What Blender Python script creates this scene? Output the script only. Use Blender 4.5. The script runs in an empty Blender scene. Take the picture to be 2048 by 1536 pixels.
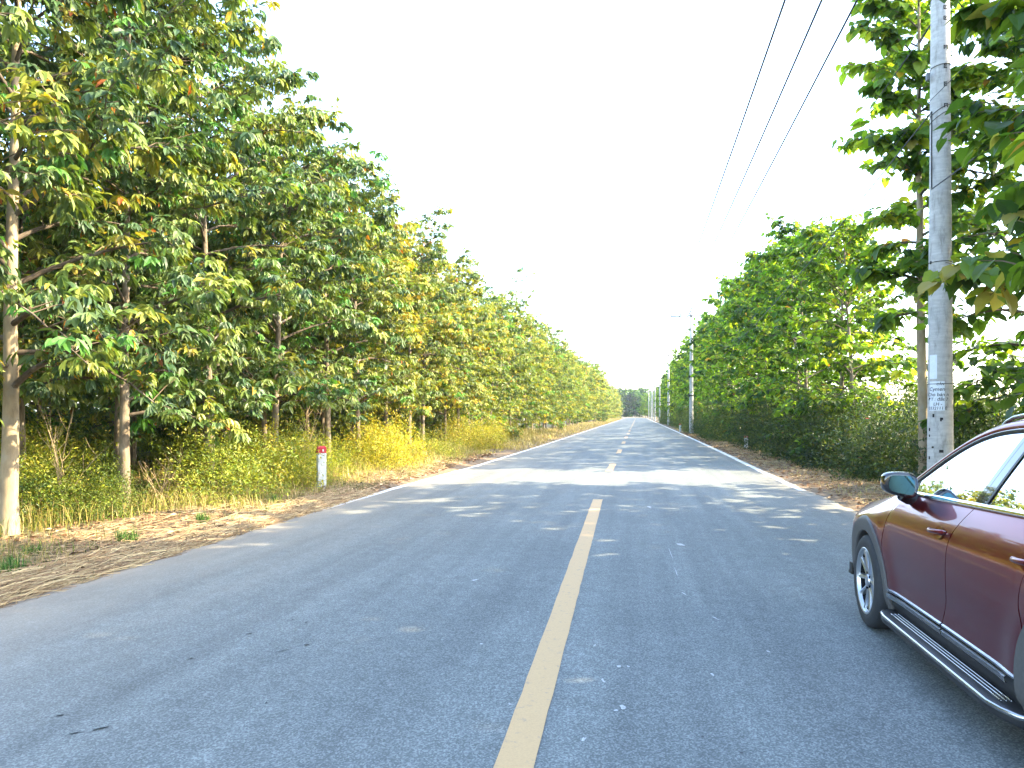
import bpy, math, random
import numpy as np
from mathutils import Vector, Matrix

S = bpy.context.scene
COL = S.collection
R = math.radians
random.seed(7)

# ------------------------------------------------------------------ camera
CAMH = 1.65
cam = bpy.data.cameras.new("camera")
cam.sensor_fit = 'HORIZONTAL'
cam.sensor_width = 36.0
cam.lens = 36.0 * 1480.0 / 2048.0
cam.clip_start = 0.05
cam.clip_end = 3000.0
camo = bpy.data.objects.new("camera", cam)
COL.objects.link(camo)
camo.location = (0, 0, CAMH)
camo.rotation_euler = (R(90), 0, R(9.6260))   # level camera, lens shifted up
cam.shift_y = 60.0 / 2048.0
S.camera = camo

# ------------------------------------------------------------------ sky, sun, exposure
SUN_AZ, SUN_EL = 81.0, 33.0          # clockwise from the road direction (+Y)
world = bpy.data.worlds.new("World")
S.world = world
world.use_nodes = True
wn = world.node_tree
sky = wn.nodes.new('ShaderNodeTexSky')
sky.sky_type = 'NISHITA'
sky.sun_disc = False
sky.sun_elevation = R(SUN_EL)
sky.sun_rotation = R(SUN_AZ)
sky.air_density = 1.0
sky.dust_density = 1.6
sky.ozone_density = 1.0
wn.links.new(sky.outputs[0], wn.nodes['Background'].inputs[0])
wn.nodes['Background'].inputs[1].default_value = 0.15
sun = bpy.data.lights.new("sun", 'SUN')
sun.energy = 2.5
sun.angle = R(0.53)
sun.color = (1.0, 0.84, 0.56)
suno = bpy.data.objects.new("sun", sun)
COL.objects.link(suno)
_d = Vector((math.sin(R(SUN_AZ)) * math.cos(R(SUN_EL)), math.cos(R(SUN_AZ)) * math.cos(R(SUN_EL)), math.sin(R(SUN_EL))))
suno.rotation_euler = (-_d).to_track_quat('-Z', 'Y').to_euler()
suno.location = _d * 60
S.view_settings.view_transform = 'Standard'
S.view_settings.look = 'None'
S.view_settings.gamma = 1.0
S.view_settings.use_curve_mapping = False
S.view_settings.exposure = 3.15
S.cycles.use_denoising = True
S.cycles.max_bounces = 8
S.cycles.transparent_max_bounces = 8

# ------------------------------------------------------------------ helpers
def srgb(r, g, b):
    f = lambda c: (c / 255.0 / 12.92) if c <= 10 else ((c / 255.0 + 0.055) / 1.055) ** 2.4
    return (f(r), f(g), f(b), 1.0)

def rgba(t):
    return (t[0], t[1], t[2], 1.0)

class NT:
    def __init__(self, name):
        self.m = bpy.data.materials.new(name)
        self.m.use_nodes = True
        self.t = self.m.node_tree
        self.bsdf = self.t.nodes['Principled BSDF']
        self.out = self.t.nodes['Material Output']
    def n(self, kind, **kw):
        nd = self.t.nodes.new('ShaderNode' + kind)
        for k, v in kw.items():
            if k.startswith('i_'):
                nd.inputs[k[2:].replace('_', ' ')].default_value = v
            else:
                setattr(nd, k, v)
        return nd
    def l(self, a, b):
        self.t.links.new(a, b)
    def set(self, **kw):
        for k, v in kw.items():
            self.bsdf.inputs[k.replace('_', ' ')].default_value = v
        return self
    def coord(self, scale=(1, 1, 1), kind='Object'):
        tc = self.n('TexCoord')
        mp = self.n('Mapping')
        mp.inputs['Scale'].default_value = scale
        self.l(tc.outputs[kind], mp.inputs['Vector'])
        return mp.outputs[0]
    def noise(self, vec, scale, detail=4, rough=0.55):
        nd = self.n('TexNoise')
        nd.inputs['Scale'].default_value = scale
        nd.inputs['Detail'].default_value = detail
        nd.inputs['Roughness'].default_value = rough
        self.l(vec, nd.inputs['Vector'])
        return nd.outputs['Fac']
    def ramp(self, fac, stops):
        nd = self.n('ValToRGB')
        cr = nd.color_ramp
        while len(cr.elements) < len(stops):
            cr.elements.new(0.5)
        for e, (p, c) in zip(cr.elements, stops):
            e.position = p
            e.color = c if len(c) == 4 else rgba(c)
        self.l(fac, nd.inputs[0])
        return nd.outputs[0]
    def mix(self, fac, a, b, mode='MIX'):
        nd = self.n('Mix', data_type='RGBA', blend_type=mode)
        for s, v in ((0, fac), (6, a), (7, b)):
            if hasattr(v, 'links') or hasattr(v, 'is_linked'):
                self.l(v, nd.inputs[s])
            else:
                nd.inputs[s].default_value = v if s == 0 else (rgba(v) if len(v) == 3 else v)
        return nd.outputs[2]
    def math(self, op, a, b=0.0):
        nd = self.n('Math', operation=op)
        for s, v in ((0, a), (1, b)):
            if hasattr(v, 'is_linked'):
                self.l(v, nd.inputs[s])
            else:
                nd.inputs[s].default_value = v
        return nd.outputs[0]
    def bump(self, h, strength=0.3, dist=0.02):
        nd = self.n('Bump')
        nd.inputs['Strength'].default_value = strength
        nd.inputs['Distance'].default_value = dist
        self.l(h, nd.inputs['Height'])
        self.l(nd.outputs[0], self.bsdf.inputs['Normal'])

def simple(name, col, rough=0.5, metal=0.0, noise_scale=0, noise_amt=0.15, coat=0.0, spec=0.5):
    t = NT(name)
    t.set(Roughness=rough, Metallic=metal)
    t.bsdf.inputs['Coat Weight'].default_value = coat
    t.bsdf.inputs['Coat Roughness'].default_value = 0.02
    t.bsdf.inputs['Specular IOR Level'].default_value = spec
    if noise_scale:
        f = t.noise(t.coord(), noise_scale)
        lo = [c * (1 - noise_amt) for c in col[:3]]
        hi = [min(1, c * (1 + noise_amt)) for c in col[:3]]
        t.l(t.ramp(f, [(0.3, lo), (0.7, hi)]), t.bsdf.inputs['Base Color'])
    else:
        t.bsdf.inputs['Base Color'].default_value = rgba(col)
    return t.m

def leaf_mat(name, trans=0.35, rough=0.38, spec=0.5, tr_tint=(1.25, 1.2, 0.45)):
    t = NT(name)
    at = t.n('Attribute', attribute_name='lc')
    oi = t.n('ObjectInfo')
    c = t.mix(1.0, at.outputs['Color'], oi.outputs['Color'], 'MULTIPLY')
    t.l(c, t.bsdf.inputs['Base Color'])
    t.set(Roughness=rough)
    t.bsdf.inputs['Specular IOR Level'].default_value = spec
    tr = t.n('BsdfTranslucent')
    t.l(t.mix(1.0, c, tr_tint, 'MULTIPLY'), tr.inputs[0])
    mx = t.n('MixShader')
    mx.inputs[0].default_value = trans
    t.l(t.bsdf.outputs[0], mx.inputs[1])
    t.l(tr.outputs[0], mx.inputs[2])
    t.l(mx.outputs[0], t.out.inputs[0])
    return t.m

def mesh_np(name, V, F, mat=None, C=None, smooth=False, midx=None):
    """V (n,3); F list of int arrays (k, size)"""
    me = bpy.data.meshes.new(name)
    V = np.asarray(V, np.float32)
    if not isinstance(F, (list, tuple)):
        F = [F]
    F = [np.asarray(f, np.int32) for f in F if len(f)]
    nl = sum(f.size for f in F)
    npoly = sum(len(f) for f in F)
    me.vertices.add(len(V))
    me.vertices.foreach_set('co', V.ravel())
    me.loops.add(nl)
    me.loops.foreach_set('vertex_index', np.concatenate([f.ravel() for f in F]))
    me.polygons.add(npoly)
    tot = np.concatenate([np.full(len(f), f.shape[1], np.int32) for f in F])
    st = np.concatenate([[0], np.cumsum(tot)[:-1]]).astype(np.int32)
    me.polygons.foreach_set('loop_start', st)
    me.polygons.foreach_set('loop_total', tot)
    me.polygons.foreach_set('use_smooth', np.full(npoly, smooth))
    for m in (mat if isinstance(mat, (list, tuple)) else [mat]):
        if m:
            me.materials.append(m)
    if midx is not None:
        me.polygons.foreach_set('material_index', np.asarray(midx, np.int32))
    me.update(calc_edges=True)
    if C is not None:
        a = me.color_attributes.new('lc', 'FLOAT_COLOR', 'POINT')
        C = np.asarray(C, np.float32)
        if C.shape[1] == 3:
            C = np.hstack([C, np.ones((len(C), 1), np.float32)])
        a.data.foreach_set('color', C.ravel())
    return me

def link(name, data, parent=None, loc=None, rot=None):
    o = bpy.data.objects.new(name, data)
    COL.objects.link(o)
    if parent:
        o.parent = parent
    if loc is not None:
        o.location = loc
    if rot is not None:
        o.rotation_euler = rot
    return o

def tag(o, label=None, cat=None, group=None, kind=None):
    if label: o['label'] = label
    if cat: o['category'] = cat
    if group: o['group'] = group
    if kind: o['kind'] = kind
    return o

def thing(name, label, cat, loc=(0, 0, 0), rot=(0, 0, 0), group=None, scale=1.0):
    o = bpy.data.objects.new(name, None)
    o.empty_display_size = 0.3
    COL.objects.link(o)
    o.location = loc
    o.rotation_euler = rot
    o.scale = (scale,) * 3 if not hasattr(scale, '__len__') else scale
    return tag(o, label, cat, group)

class MB:
    """collects shapes into one mesh"""
    def __init__(self):
        self.V = []; self.F = {}; self.n = 0; self.order = []
    def add(self, V, F):
        V = np.asarray(V, float)
        for f in (F if isinstance(F, (list, tuple)) else [F]):
            f = np.asarray(f, int)
            if len(f) == 0: continue
            self.F.setdefault(f.shape[1], []).append(f + self.n)
        self.V.append(V); self.n += len(V)
        return self
    def box(self, c, s, rot=None):
        c = np.array(c, float); h = np.array(s, float) / 2
        V = np.array([[x, y, z] for x in (-1, 1) for y in (-1, 1) for z in (-1, 1)], float) * h
        if rot is not None:
            V = V @ np.array(Matrix(rot.to_matrix()) if hasattr(rot, 'to_matrix') else rot).T
        F = np.array([[0, 1, 3, 2], [4, 6, 7, 5], [0, 4, 5, 1], [2, 3, 7, 6], [0, 2, 6, 4], [1, 5, 7, 3]])
        return self.add(V + c, F)
    def tube(self, P, r, n=8, cap=True):
        V, F = tube(P, r, n)
        if cap:
            k = len(P)
            self.add(V, F)
            b = self.n - len(V)
            self.F.setdefault(n, []).append(np.array([[b + i for i in range(n)][::-1], [b + (k - 1) * n + i for i in range(n)]]))
        else:
            self.add(V, F)
        return self
    def grid(self, P, flip=False):
        P = np.asarray(P, float)
        nu, nv = P.shape[:2]
        i = np.arange(nu * nv).reshape(nu, nv)
        F = np.stack([i[:-1, :-1], i[1:, :-1], i[1:, 1:], i[:-1, 1:]], -1).reshape(-1, 4)
        if flip: F = F[:, ::-1]
        return self.add(P.reshape(-1, 3), F)
    def lathe(self, prof, n=32, axis='x', c=(0, 0, 0), closed=False):
        """prof list of (axial, radius) about the axis"""
        prof = np.asarray(prof, float)
        a = np.linspace(0, 2 * np.pi, n, endpoint=False)
        k = len(prof)
        ax = np.repeat(prof[:, 0][:, None], n, 1)
        u = prof[:, 1][:, None] * np.cos(a); v = prof[:, 1][:, None] * np.sin(a)
        V = {'x': np.stack([ax, u, v], -1), 'z': np.stack([u, v, ax], -1), 'y': np.stack([v, ax, u], -1)}[axis]
        i = np.arange(k * n).reshape(k, n)
        nx = np.roll(i, -1, 1)
        F = np.stack([i[:-1], nx[:-1], nx[1:], i[1:]], -1).reshape(-1, 4)
        return self.add(V.reshape(-1, 3) + np.array(c), F)
    def build(self, name, mat, parent=None, smooth=False, loc=None, rot=None, bevel=0, autosmooth=None):
        me = mesh_np(name, np.vstack(self.V), [np.vstack(v) for v in self.F.values()], mat, smooth=smooth)
        if autosmooth is not None and smooth:
            me.set_sharp_from_angle(angle=R(autosmooth))
        o = link(name, me, parent, loc, rot)
        if bevel:
            b = o.modifiers.new('bevel', 'BEVEL')
            b.width = bevel; b.segments = 2; b.limit_method = 'ANGLE'; b.angle_limit = R(40)
        return o

def tube(P, r, n=6):
    P = np.asarray(P, float)
    k = len(P)
    r = np.broadcast_to(np.asarray(r, float), (k,))
    T = np.gradient(P, axis=0)
    T /= np.linalg.norm(T, axis=1)[:, None] + 1e-9
    ref = np.array([0, 0, 1.0]) if abs(T[:, 2]).mean() < 0.85 else np.array([1.0, 0, 0])
    A = np.cross(T, ref); A /= np.linalg.norm(A, axis=1)[:, None] + 1e-9
    B = np.cross(T, A)
    a = np.linspace(0, 2 * np.pi, n, endpoint=False)
    V = P[:, None] + r[:, None, None] * (A[:, None] * np.cos(a)[None, :, None] + B[:, None] * np.sin(a)[None, :, None])
    i = np.arange(k * n).reshape(k, n)
    nx = np.roll(i, -1, 1)
    F = np.stack([i[:-1], i[1:], nx[1:], nx[:-1]], -1).reshape(-1, 4)
    return V.reshape(-1, 3), F

def norm(a):
    return a / (np.linalg.norm(a, axis=-1, keepdims=True) + 1e-9)

def spline(xs, ys):
    """natural cubic spline through the points"""
    xs = np.asarray(xs, float); ys = np.asarray(ys, float); n = len(xs)
    h = np.diff(xs)
    A = np.zeros((n, n)); b = np.zeros(n)
    A[0, 0] = A[-1, -1] = 1
    for i in range(1, n - 1):
        A[i, i - 1] = h[i - 1]; A[i, i] = 2 * (h[i - 1] + h[i]); A[i, i + 1] = h[i]
        b[i] = 6 * ((ys[i + 1] - ys[i]) / h[i] - (ys[i] - ys[i - 1]) / h[i - 1])
    M = np.linalg.solve(A, b)
    def f(x):
        x = np.clip(np.asarray(x, float), xs[0], xs[-1])
        i = np.clip(np.searchsorted(xs, x) - 1, 0, n - 2)
        d = xs[i + 1] - xs[i]; a = (xs[i + 1] - x) / d; c = (x - xs[i]) / d
        return a * ys[i] + c * ys[i + 1] + ((a ** 3 - a) * M[i] + (c ** 3 - c) * M[i + 1]) * d * d / 6
    return f

ORD = ['first', 'second', 'third', 'fourth', 'fifth', 'sixth', 'seventh', 'eighth', 'ninth', 'tenth', 'eleventh', 'twelfth', 'thirteenth', 'fourteenth']

TEENS = ['', 'first', 'second', 'third', 'fourth', 'fifth', 'sixth', 'seventh', 'eighth', 'ninth', 'tenth', 'eleventh', 'twelfth', 'thirteenth', 'fourteenth', 'fifteenth', 'sixteenth', 'seventeenth', 'eighteenth', 'nineteenth', 'twentieth']
def ordinal(n):
    if n <= 20: return TEENS[n]
    t = {2: 'twenty', 3: 'thirty', 4: 'forty', 5: 'fifty'}[n // 10]
    return (t[:-1] + 'ieth') if n % 10 == 0 else t + '-' + TEENS[n % 10]

# ------------------------------------------------------------------ materials of the setting
def road_material():
    t = NT('asphalt')
    v = t.coord()
    big = t.noise(v, 0.35, 3)
    mid = t.noise(v, 6.0, 5, 0.7)
    vo = t.n('TexVoronoi'); vo.inputs['Scale'].default_value = 115.0
    t.l(v, vo.inputs['Vector'])
    base = t.ramp(big, [(0.3, (0.142, 0.162, 0.158)), (0.7, (0.186, 0.208, 0.200))])
    base = t.mix(0.55, base, t.ramp(mid, [(0.25, (0.45, 0.45, 0.45)), (0.75, (1.0, 1.0, 1.0))]), 'MULTIPLY')
    st = t.ramp(vo.outputs['Color'], [(0.22, (0.45, 0.45, 0.47)), (0.55, (1.0, 1.0, 1.0)), (0.80, (2.1, 2.08, 2.03))])
    base = t.mix(0.55, base, st, 'MULTIPLY')
    # wheel tracks and stretched wear along the road
    v2 = t.coord((1.4, 0.06, 1))
    wear = t.noise(v2, 1.6, 5, 0.6)
    base = t.mix(0.55, base, t.ramp(wear, [(0.35, (0.68, 0.68, 0.70)), (0.68, (1.32, 1.31, 1.28))]), 'MULTIPLY')
    # pale scuffs
    v3 = t.coord((1.0, 0.35, 1))
    sc = t.noise(v3, 9.0, 6, 0.7)
    base = t.mix(t.ramp(sc, [(0.66, (0, 0, 0)), (0.78, (0.45, 0.45, 0.45))]), base, (0.46, 0.46, 0.45))
    v4 = t.coord((1.0, 0.5, 1))
    dk = t.noise(v4, 5.0, 6, 0.75)
    base = t.mix(t.ramp(dk, [(0.72, (0, 0, 0)), (0.78, (0.7, 0.7, 0.7))]), base, (0.03, 0.032, 0.035))
    # dusty sand blown in from the verges, with sunlight painted in at left: attribute is distance based, 0..1
    at = t.n('Attribute', attribute_name='dust_light')
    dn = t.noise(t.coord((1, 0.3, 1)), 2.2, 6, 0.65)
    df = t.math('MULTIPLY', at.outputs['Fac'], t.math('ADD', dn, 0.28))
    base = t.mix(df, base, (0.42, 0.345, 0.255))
    t.l(base, t.bsdf.inputs['Base Color'])
    t.set(Roughness=0.78)
    t.bsdf.inputs['Specular IOR Level'].default_value = 0.35
    t.bump(vo.outputs['Distance'], 0.35, 0.006)
    return t.m

def ground_material():
    t = NT('verge_soil')
    v = t.coord()
    n1 = t.noise(v, 0.5, 5, 0.6)
    n2 = t.noise(v, 7.0, 6, 0.7)
    n3 = t.noise(v, 40.0, 4, 0.7)
    c = t.ramp(n2, [(0.28, (0.085, 0.055, 0.034)), (0.5, (0.20, 0.14, 0.085)), (0.72, (0.32, 0.245, 0.15))])
    g = t.ramp(n2, [(0.3, (0.045, 0.06, 0.015)), (0.7, (0.17, 0.17, 0.045))])
    at = t.n('Attribute', attribute_name='green')
    f = t.math('MULTIPLY', t.ramp(n1, [(0.35, (0.1, 0.1, 0.1)), (0.65, (1, 1, 1))]), at.outputs['Fac'])
    c = t.mix(f, c, g)
    c = t.mix(0.5, c, t.ramp(n3, [(0.3, (0.55, 0.55, 0.55)), (0.7, (1.25, 1.25, 1.25))]), 'MULTIPLY')
    t.l(c, t.bsdf.inputs['Base Color'])
    t.set(Roughness=0.95)
    t.bump(n3, 0.6, 0.03)
    return t.m

def paint_material(name, col, worn=0.5):
    t = NT(name)
    v = t.coord()
    n = t.noise(v, 14.0, 6, 0.72)
    n2 = t.noise(v, 90.0, 3, 0.7)
    c = t.mix(t.ramp(n2, [(0.35, (0, 0, 0)), (0.7, (0.25, 0.25, 0.25))]), col, [k * 0.55 for k in col])
    f = t.ramp(n, [(worn, (0, 0, 0)), (worn + 0.16, (0.75, 0.75, 0.75))])
    c = t.mix(f, c, (0.17, 0.165, 0.16))
    t.l(c, t.bsdf.inputs['Base Color'])
    t.set(Roughness=0.7)
    t.bump(n2, 0.2, 0.004)
    return t.m

def bark_material(name, lo, hi, scale=9.0):
    t = NT(name)
    v = t.coord((1, 1, 0.35))
    n = t.noise(v, scale, 6, 0.7)
    n2 = t.noise(t.coord((1, 1, 1)), 2.2, 4, 0.6)
    c = t.ramp(n, [(0.3, lo), (0.7, hi)])
    c = t.mix(t.ramp(n2, [(0.52, (0, 0, 0)), (0.66, (0.55, 0.55, 0.55))]), c, (0.36, 0.33, 0.27))
    t.l(c, t.bsdf.inputs['Base Color'])
    t.set(Roughness=0.88)
    t.bump(n, 0.7, 0.02)
    return t.m

M = {}
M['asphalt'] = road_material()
M['soil'] = ground_material()
M['yellow_paint'] = paint_material('yellow_road_paint', (0.58, 0.37, 0.165), 0.57)
M['white_paint'] = paint_material('white_road_paint', (0.76, 0.75, 0.72), 0.66)
M['bark'] = bark_material('bark_brown', (0.10, 0.075, 0.05), (0.30, 0.24, 0.165))
M['bark_pale'] = bark_material('bark_pale', (0.22, 0.165, 0.10), (0.44, 0.35, 0.22), 6.0)
M['bark_dark'] = bark_material('bark_dark', (0.05, 0.038, 0.026), (0.15, 0.115, 0.08))
M['twig'] = simple('twig_bark', (0.13, 0.09, 0.055), 0.8)
M['leaf_rubber'] = leaf_mat('leaf_plantation', 0.33, 0.42, 0.35)
M['leaf_broad'] = leaf_mat('leaf_broad', 0.58, 0.45, 0.35)
M['leaf_shrub'] = leaf_mat('leaf_shrub', 0.35, 0.5)
M['straw'] = leaf_mat('straw', 0.22, 0.7, 0.2, (1.0, 1.0, 1.0))
M['litter'] = leaf_mat('dead_leaf', 0.12, 0.75, 0.2, (1.0, 1.0, 1.0))

# ------------------------------------------------------------------ road and ground
_yl = [-40, 3, 12.4, 16.6, 23.5, 42, 145, 300]
_xl = [-5.62, -5.60, -5.58, -5.50, -5.25, -5.10, -5.0, -5.0]
_yr = [-40, 12, 18.8, 33, 57, 145, 300]
_xr = [3.70, 3.70, 3.66, 3.74, 3.80, 3.70, 3.70]
_yc = [-40, 3.5, 14.4, 21.3, 40, 145, 300]
_xc = [-0.20, -0.57, -0.755, -0.80, -0.79, -0.74, -0.74]
def bend(y):
    y = np.asarray(y, float)
    return -np.clip(y - 290, 0, None) ** 2 / 420.0
def road_l(y): return np.interp(y, _yl, _xl) + bend(y)
def road_r(y): return np.interp(y, _yr, _xr) + bend(y)
def road_c(y): return np.interp(y, _yc, _xc) + bend(y)
def road_z(x, y):
    c = road_c(y)
    w = np.where(x < c, c - road_l(y), road_r(y) - c)
    return -0.045 * (np.abs(x - c) / w) ** 1.2
rngG = np.random.default_rng(11)
def hash_noise(x, y, s, seed=0):
    r = np.random.default_rng(seed)
    out = 0
    for k in range(6):
        a, b, p = r.uniform(-1, 1) * s, r.uniform(-1, 1) * s, r.uniform(0, 6.28)
        out = out + np.sin(a * x + b * y + p)
    return out / 6

def build_road():
    ys = np.concatenate([np.arange(-40, 40, 0.12), np.arange(40, 150, 0.6), np.arange(150, 430, 2.5)])
    jl = rngG.normal(0, 0.022, len(ys)) + 0.04 * hash_noise(ys, ys * 0, 2.2, 4) + 0.05 * hash_noise(ys, ys * 0, 7, 5)
    jr = rngG.normal(0, 0.022, len(ys)) + 0.04 * hash_noise(ys, ys * 0, 2.2, 6) + 0.05 * hash_noise(ys, ys * 0, 7, 7)
    lx, rx, cx = road_l(ys) + jl - 0.06, road_r(ys) + jr + 0.06, road_c(ys)
    us = np.array([0, 0.03, 0.08, 0.16, 0.3, 0.5, 0.75, 1.0])
    X = np.concatenate([lx[:, None] + (cx - lx)[:, None] * us, cx[:, None] + (rx - cx)[:, None] * (1 - us[::-1])[1:]], 1)
    Y = np.repeat(ys[:, None], X.shape[1], 1)
    Z = road_z(X, Y)
    # skirts
    X = np.concatenate([X[:, :1], X, X[:, -1:]], 1); Y = np.concatenate([Y[:, :1], Y, Y[:, -1:]], 1)
    Z = np.concatenate([Z[:, :1] - 0.14, Z, Z[:, -1:] - 0.14], 1)
    P = np.stack([X, Y, Z], -1)
    nu, nv = P.shape[:2]
    i = np.arange(nu * nv).reshape(nu, nv)
    F = np.stack([i[:-1, :-1], i[:-1, 1:], i[1:, 1:], i[1:, :-1]], -1).reshape(-1, 4)
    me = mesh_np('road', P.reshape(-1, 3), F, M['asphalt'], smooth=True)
    a = me.attributes.new('dust_light', 'FLOAT', 'POINT')
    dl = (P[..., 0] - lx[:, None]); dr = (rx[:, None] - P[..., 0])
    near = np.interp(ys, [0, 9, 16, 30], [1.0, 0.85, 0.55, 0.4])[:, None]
    d = np.clip(np.exp(-dl / 1.25) * near + np.exp(-dr / 0.40) * 0.7, 0, 1)  # left term is widened to paint pale sunlight over the dusty edge
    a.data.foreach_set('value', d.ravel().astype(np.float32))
    o = link('road', me)
    tag(o, kind='structure')
    return o
road = build_road()

def strip(y0, y1, xf, w, step=0.5, dz=0.004, jit=0.006):
    ys = np.linspace(y0, y1, max(2, int((y1 - y0) / step) + 1))
    c = xf(ys)
    l = c - w / 2 + rngG.normal(0, jit, len(ys)); r = c + w / 2 + rngG.normal(0, jit, len(ys))
    mid = (l + r) / 2
    P = np.stack([np.stack([x, ys, road_z(x, ys) + dz], -1) for x in (l, mid, r)], 1)
    i = np.arange(len(ys) * 3).reshape(-1, 3)
    F = np.stack([i[:-1, :-1], i[:-1, 1:], i[1:, 1:], i[1:, :-1]], -1).reshape(-1, 4)
    return P.reshape(-1, 3), F

V, F = strip(-12, 14.36, road_c, 0.185, 0.25, jit=.0022)
link('centre_line', mesh_np('centre_line', V, F, M['yellow_paint']), road)
k = 0
while 21.3 + 10 * k < 300:
    V, F = strip(21.3 + 10 * k, 24.75 + 10 * k, road_c, 0.20, 0.4)
    link('centre_dash', mesh_np('centre_dash', V, F, M['yellow_paint']), road)
    k += 1
V, F = strip(12.3, 400, lambda y: road_l(y) + 0.07, 0.15, 0.5, jit=0.012)
link('edge_line', mesh_np('edge_line', V, F, M['white_paint']), road)
V, F = strip(17.2, 400, lambda y: road_r(y) - 0.08, 0.17, 0.5, jit=0.008)
link('edge_line', mesh_np('edge_line', V, F, M['white_paint']), road)
# paint splashes and tar flecks on the asphalt
def blotch(x, y, sx, sy, ang, mat, name, seed, k=9):
    r = np.random.default_rng(seed)
    a = np.linspace(0, 2 * np.pi, k, endpoint=False)
    rr = r.uniform(0.35, 1.0, k)
    px, py = np.cos(a) * rr * sx, np.sin(a) * rr * sy
    X = x + px * math.cos(ang) - py * math.sin(ang); Y = y + px * math.sin(ang) + py * math.cos(ang)
    P = np.stack([X, Y, road_z(X, Y) + 0.004], -1)
    link(name, mesh_np(name, P, [np.arange(k)[None]], mat), road)
M['splash'] = simple('white_splash', (0.40, 0.41, 0.41), 0.7, 0, 60, .4)
M['tar'] = simple('tar_fleck', (0.022, 0.023, 0.026), 0.6)
for q, (x, y, sx, sy, a) in enumerate([(-0.12, 4.89, .018, .03, 0), (-0.06, 4.90, .012, .02, .4), (-0.21, 4.61, .012, .05, .3), (-0.08, 4.21, .028, .045, -.2), (-0.12, 4.16, .016, .02, .5), (-0.27, 3.76, .014, .035, -.1), (-0.71, 4.14, .02, .014, 0), (0.21, 13.37, .05, .18, .1), (0.42, 6.99, .01, .10, .35), (0.39, 8.93, .005, .5, .03), (0.40, 7.9, .005, .35, .03), (0.47, 4.85, .015, .03, .2), (-0.3, 5.3, .015, .02, .2), (-1.1, 5.2, .02, .02, .2), (0.9, 5.4, .012, .03, .2), (-1.6, 7.2, .07, .03, .9), (0.55, 9.6, .06, .1, .5), (-0.9, 6.1, .015, .012, 0), (0.62, 6.2, .01, .07, .5)]):
    blotch(x, y, sx, sy, a, M['splash'], 'paint_splash', 100 + q)
for q, (x, y, sx, sy, a) in enumerate([(-2.80, 3.50, .018, .11, -.75), (-2.9, 3.42, .015, .09, -.9), (-3.15, 3.62, .02, .04, -.8), (-3.0, 4.6, .03, .045, -.8), (-2.35, 5.0, .03, .06, -.7), (-2.45, 4.85, .015, .10, -.7), (-2.6, 5.55, .03, .03, .4), (-2.75, 5.6, .025, .025, .4), (-2.9, 5.2, .025, .05, -.6), (-2.1, 3.95, .02, .03, .4), (-3.6, 5.8, .03, .02, .4), (-1.9, 6.8, .04, .02, .4), (-3.1, 6.6, .04, .02, .4), (0.33, 3.9, .02, .025, .4), (0.5, 3.75, .02, .02, 1)]):
    blotch(x, y, sx * .6, sy * .6, a, M['tar'], 'tar_fleck', 300 + q)

def ground_z(x, y):
    x = np.asarray(x, float); y = np.asarray(y, float)
    d = np.maximum(road_l(y) - x, x - road_r(y))           # >0 outside the road
    inside = np.clip(-d / 0.25, 0, 1)
    bumps = 0.05 * hash_noise(x, y, 2.3, 21) + 0.03 * hash_noise(x, y, 6.0, 22) + 0.12 * hash_noise(x, y, 0.35, 23)
    out = -0.052 + np.clip(d, 0, 1.2) / 1.2 * (0.06 + bumps)
    return out * (1 - inside) + (-0.12) * inside

def build_ground():
    def axis(parts):
        return np.unique(np.round(np.concatenate([np.arange(a, b, s) for a, b, s in parts] + [[parts[-1][1]]]), 4))
    xs = axis([(-1500, -120, 120), (-120, -30, 8), (-30, -11, 0.7), (-11, -4, 0.14), (-4, 3, 0.6), (3, 8, 0.14), (8, 30, 0.8), (30, 120, 8), (120, 1500, 120)])
    ys = axis([(-300, -40, 20), (-40, -2, 1.5), (-2, 34, 0.22), (34, 120, 0.9), (120, 440, 4), (440, 2200, 110)])
    X, Y = np.meshgrid(xs, ys)
    Z = ground_z(X, Y)
    P = np.stack([X, Y, Z], -1)
    nu, nv = P.shape[:2]
    i = np.arange(nu * nv).reshape(nu, nv)
    F = np.stack([i[:-1, :-1], i[:-1, 1:], i[1:, 1:], i[1:, :-1]], -1).reshape(-1, 4)
    me = mesh_np('ground', P.reshape(-1, 3), F, M['soil'], smooth=True)
    a = me.attributes.new('green', 'FLOAT', 'POINT')
    d = np.maximum(road_l(Y) - X, X - road_r(Y))
    g = np.clip((d - 1.2) / 2.0, 0, 1)
    a.data.foreach_set('value', g.ravel().astype(np.float32))
    return tag(link('ground', me), kind='structure')
ground = build_ground()

# ------------------------------------------------------------------ foliage kit
LEAF8_V = np.array([[0, 0, 0], [0, .35, .0], [0, .7, -.04], [0, 1, -.15], [-.46, .30, .07], [-.38, .68, .02], [.46, .30, .07], [.38, .68, .02]])
LEAF8_F = [np.array([[0, 6, 1], [2, 7, 3], [0, 1, 4], [2, 3, 5]]), np.array([[1, 6, 7, 2], [1, 2, 5, 4]])]
LEAF4_V = np.array([[0, 0, 0], [.46, .45, .06], [0, 1, -.1], [-.46, .45, .06]])
LEAF4_F = [np.array([[0, 1, 2], [0, 2, 3]])]
# heart-shaped broad leaf, 12 triangles
LEAFB_V = np.array([[0, 0.06, 0], [0, .4, .0], [0, .72, -.05], [0, 1.02, -.18], [-.30, -.03, .03], [-.52, .25, .08], [-.40, .62, .03], [.30, -.03, .03], [.52, .25, .08], [.40, .62, .03]])
LEAFB_F = [np.array([[0, 7, 1], [7, 8, 1], [2, 9, 3], [0, 1, 4], [4, 1, 5], [2, 3, 6]]), np.array([[1, 8, 9, 2], [1, 2, 6, 5]])]

def leaf_frames(D, N):
    D = norm(D)
    Nn = norm(N - D * (N * D).sum(-1, keepdims=True))
    return np.cross(D, Nn), D, Nn

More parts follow.
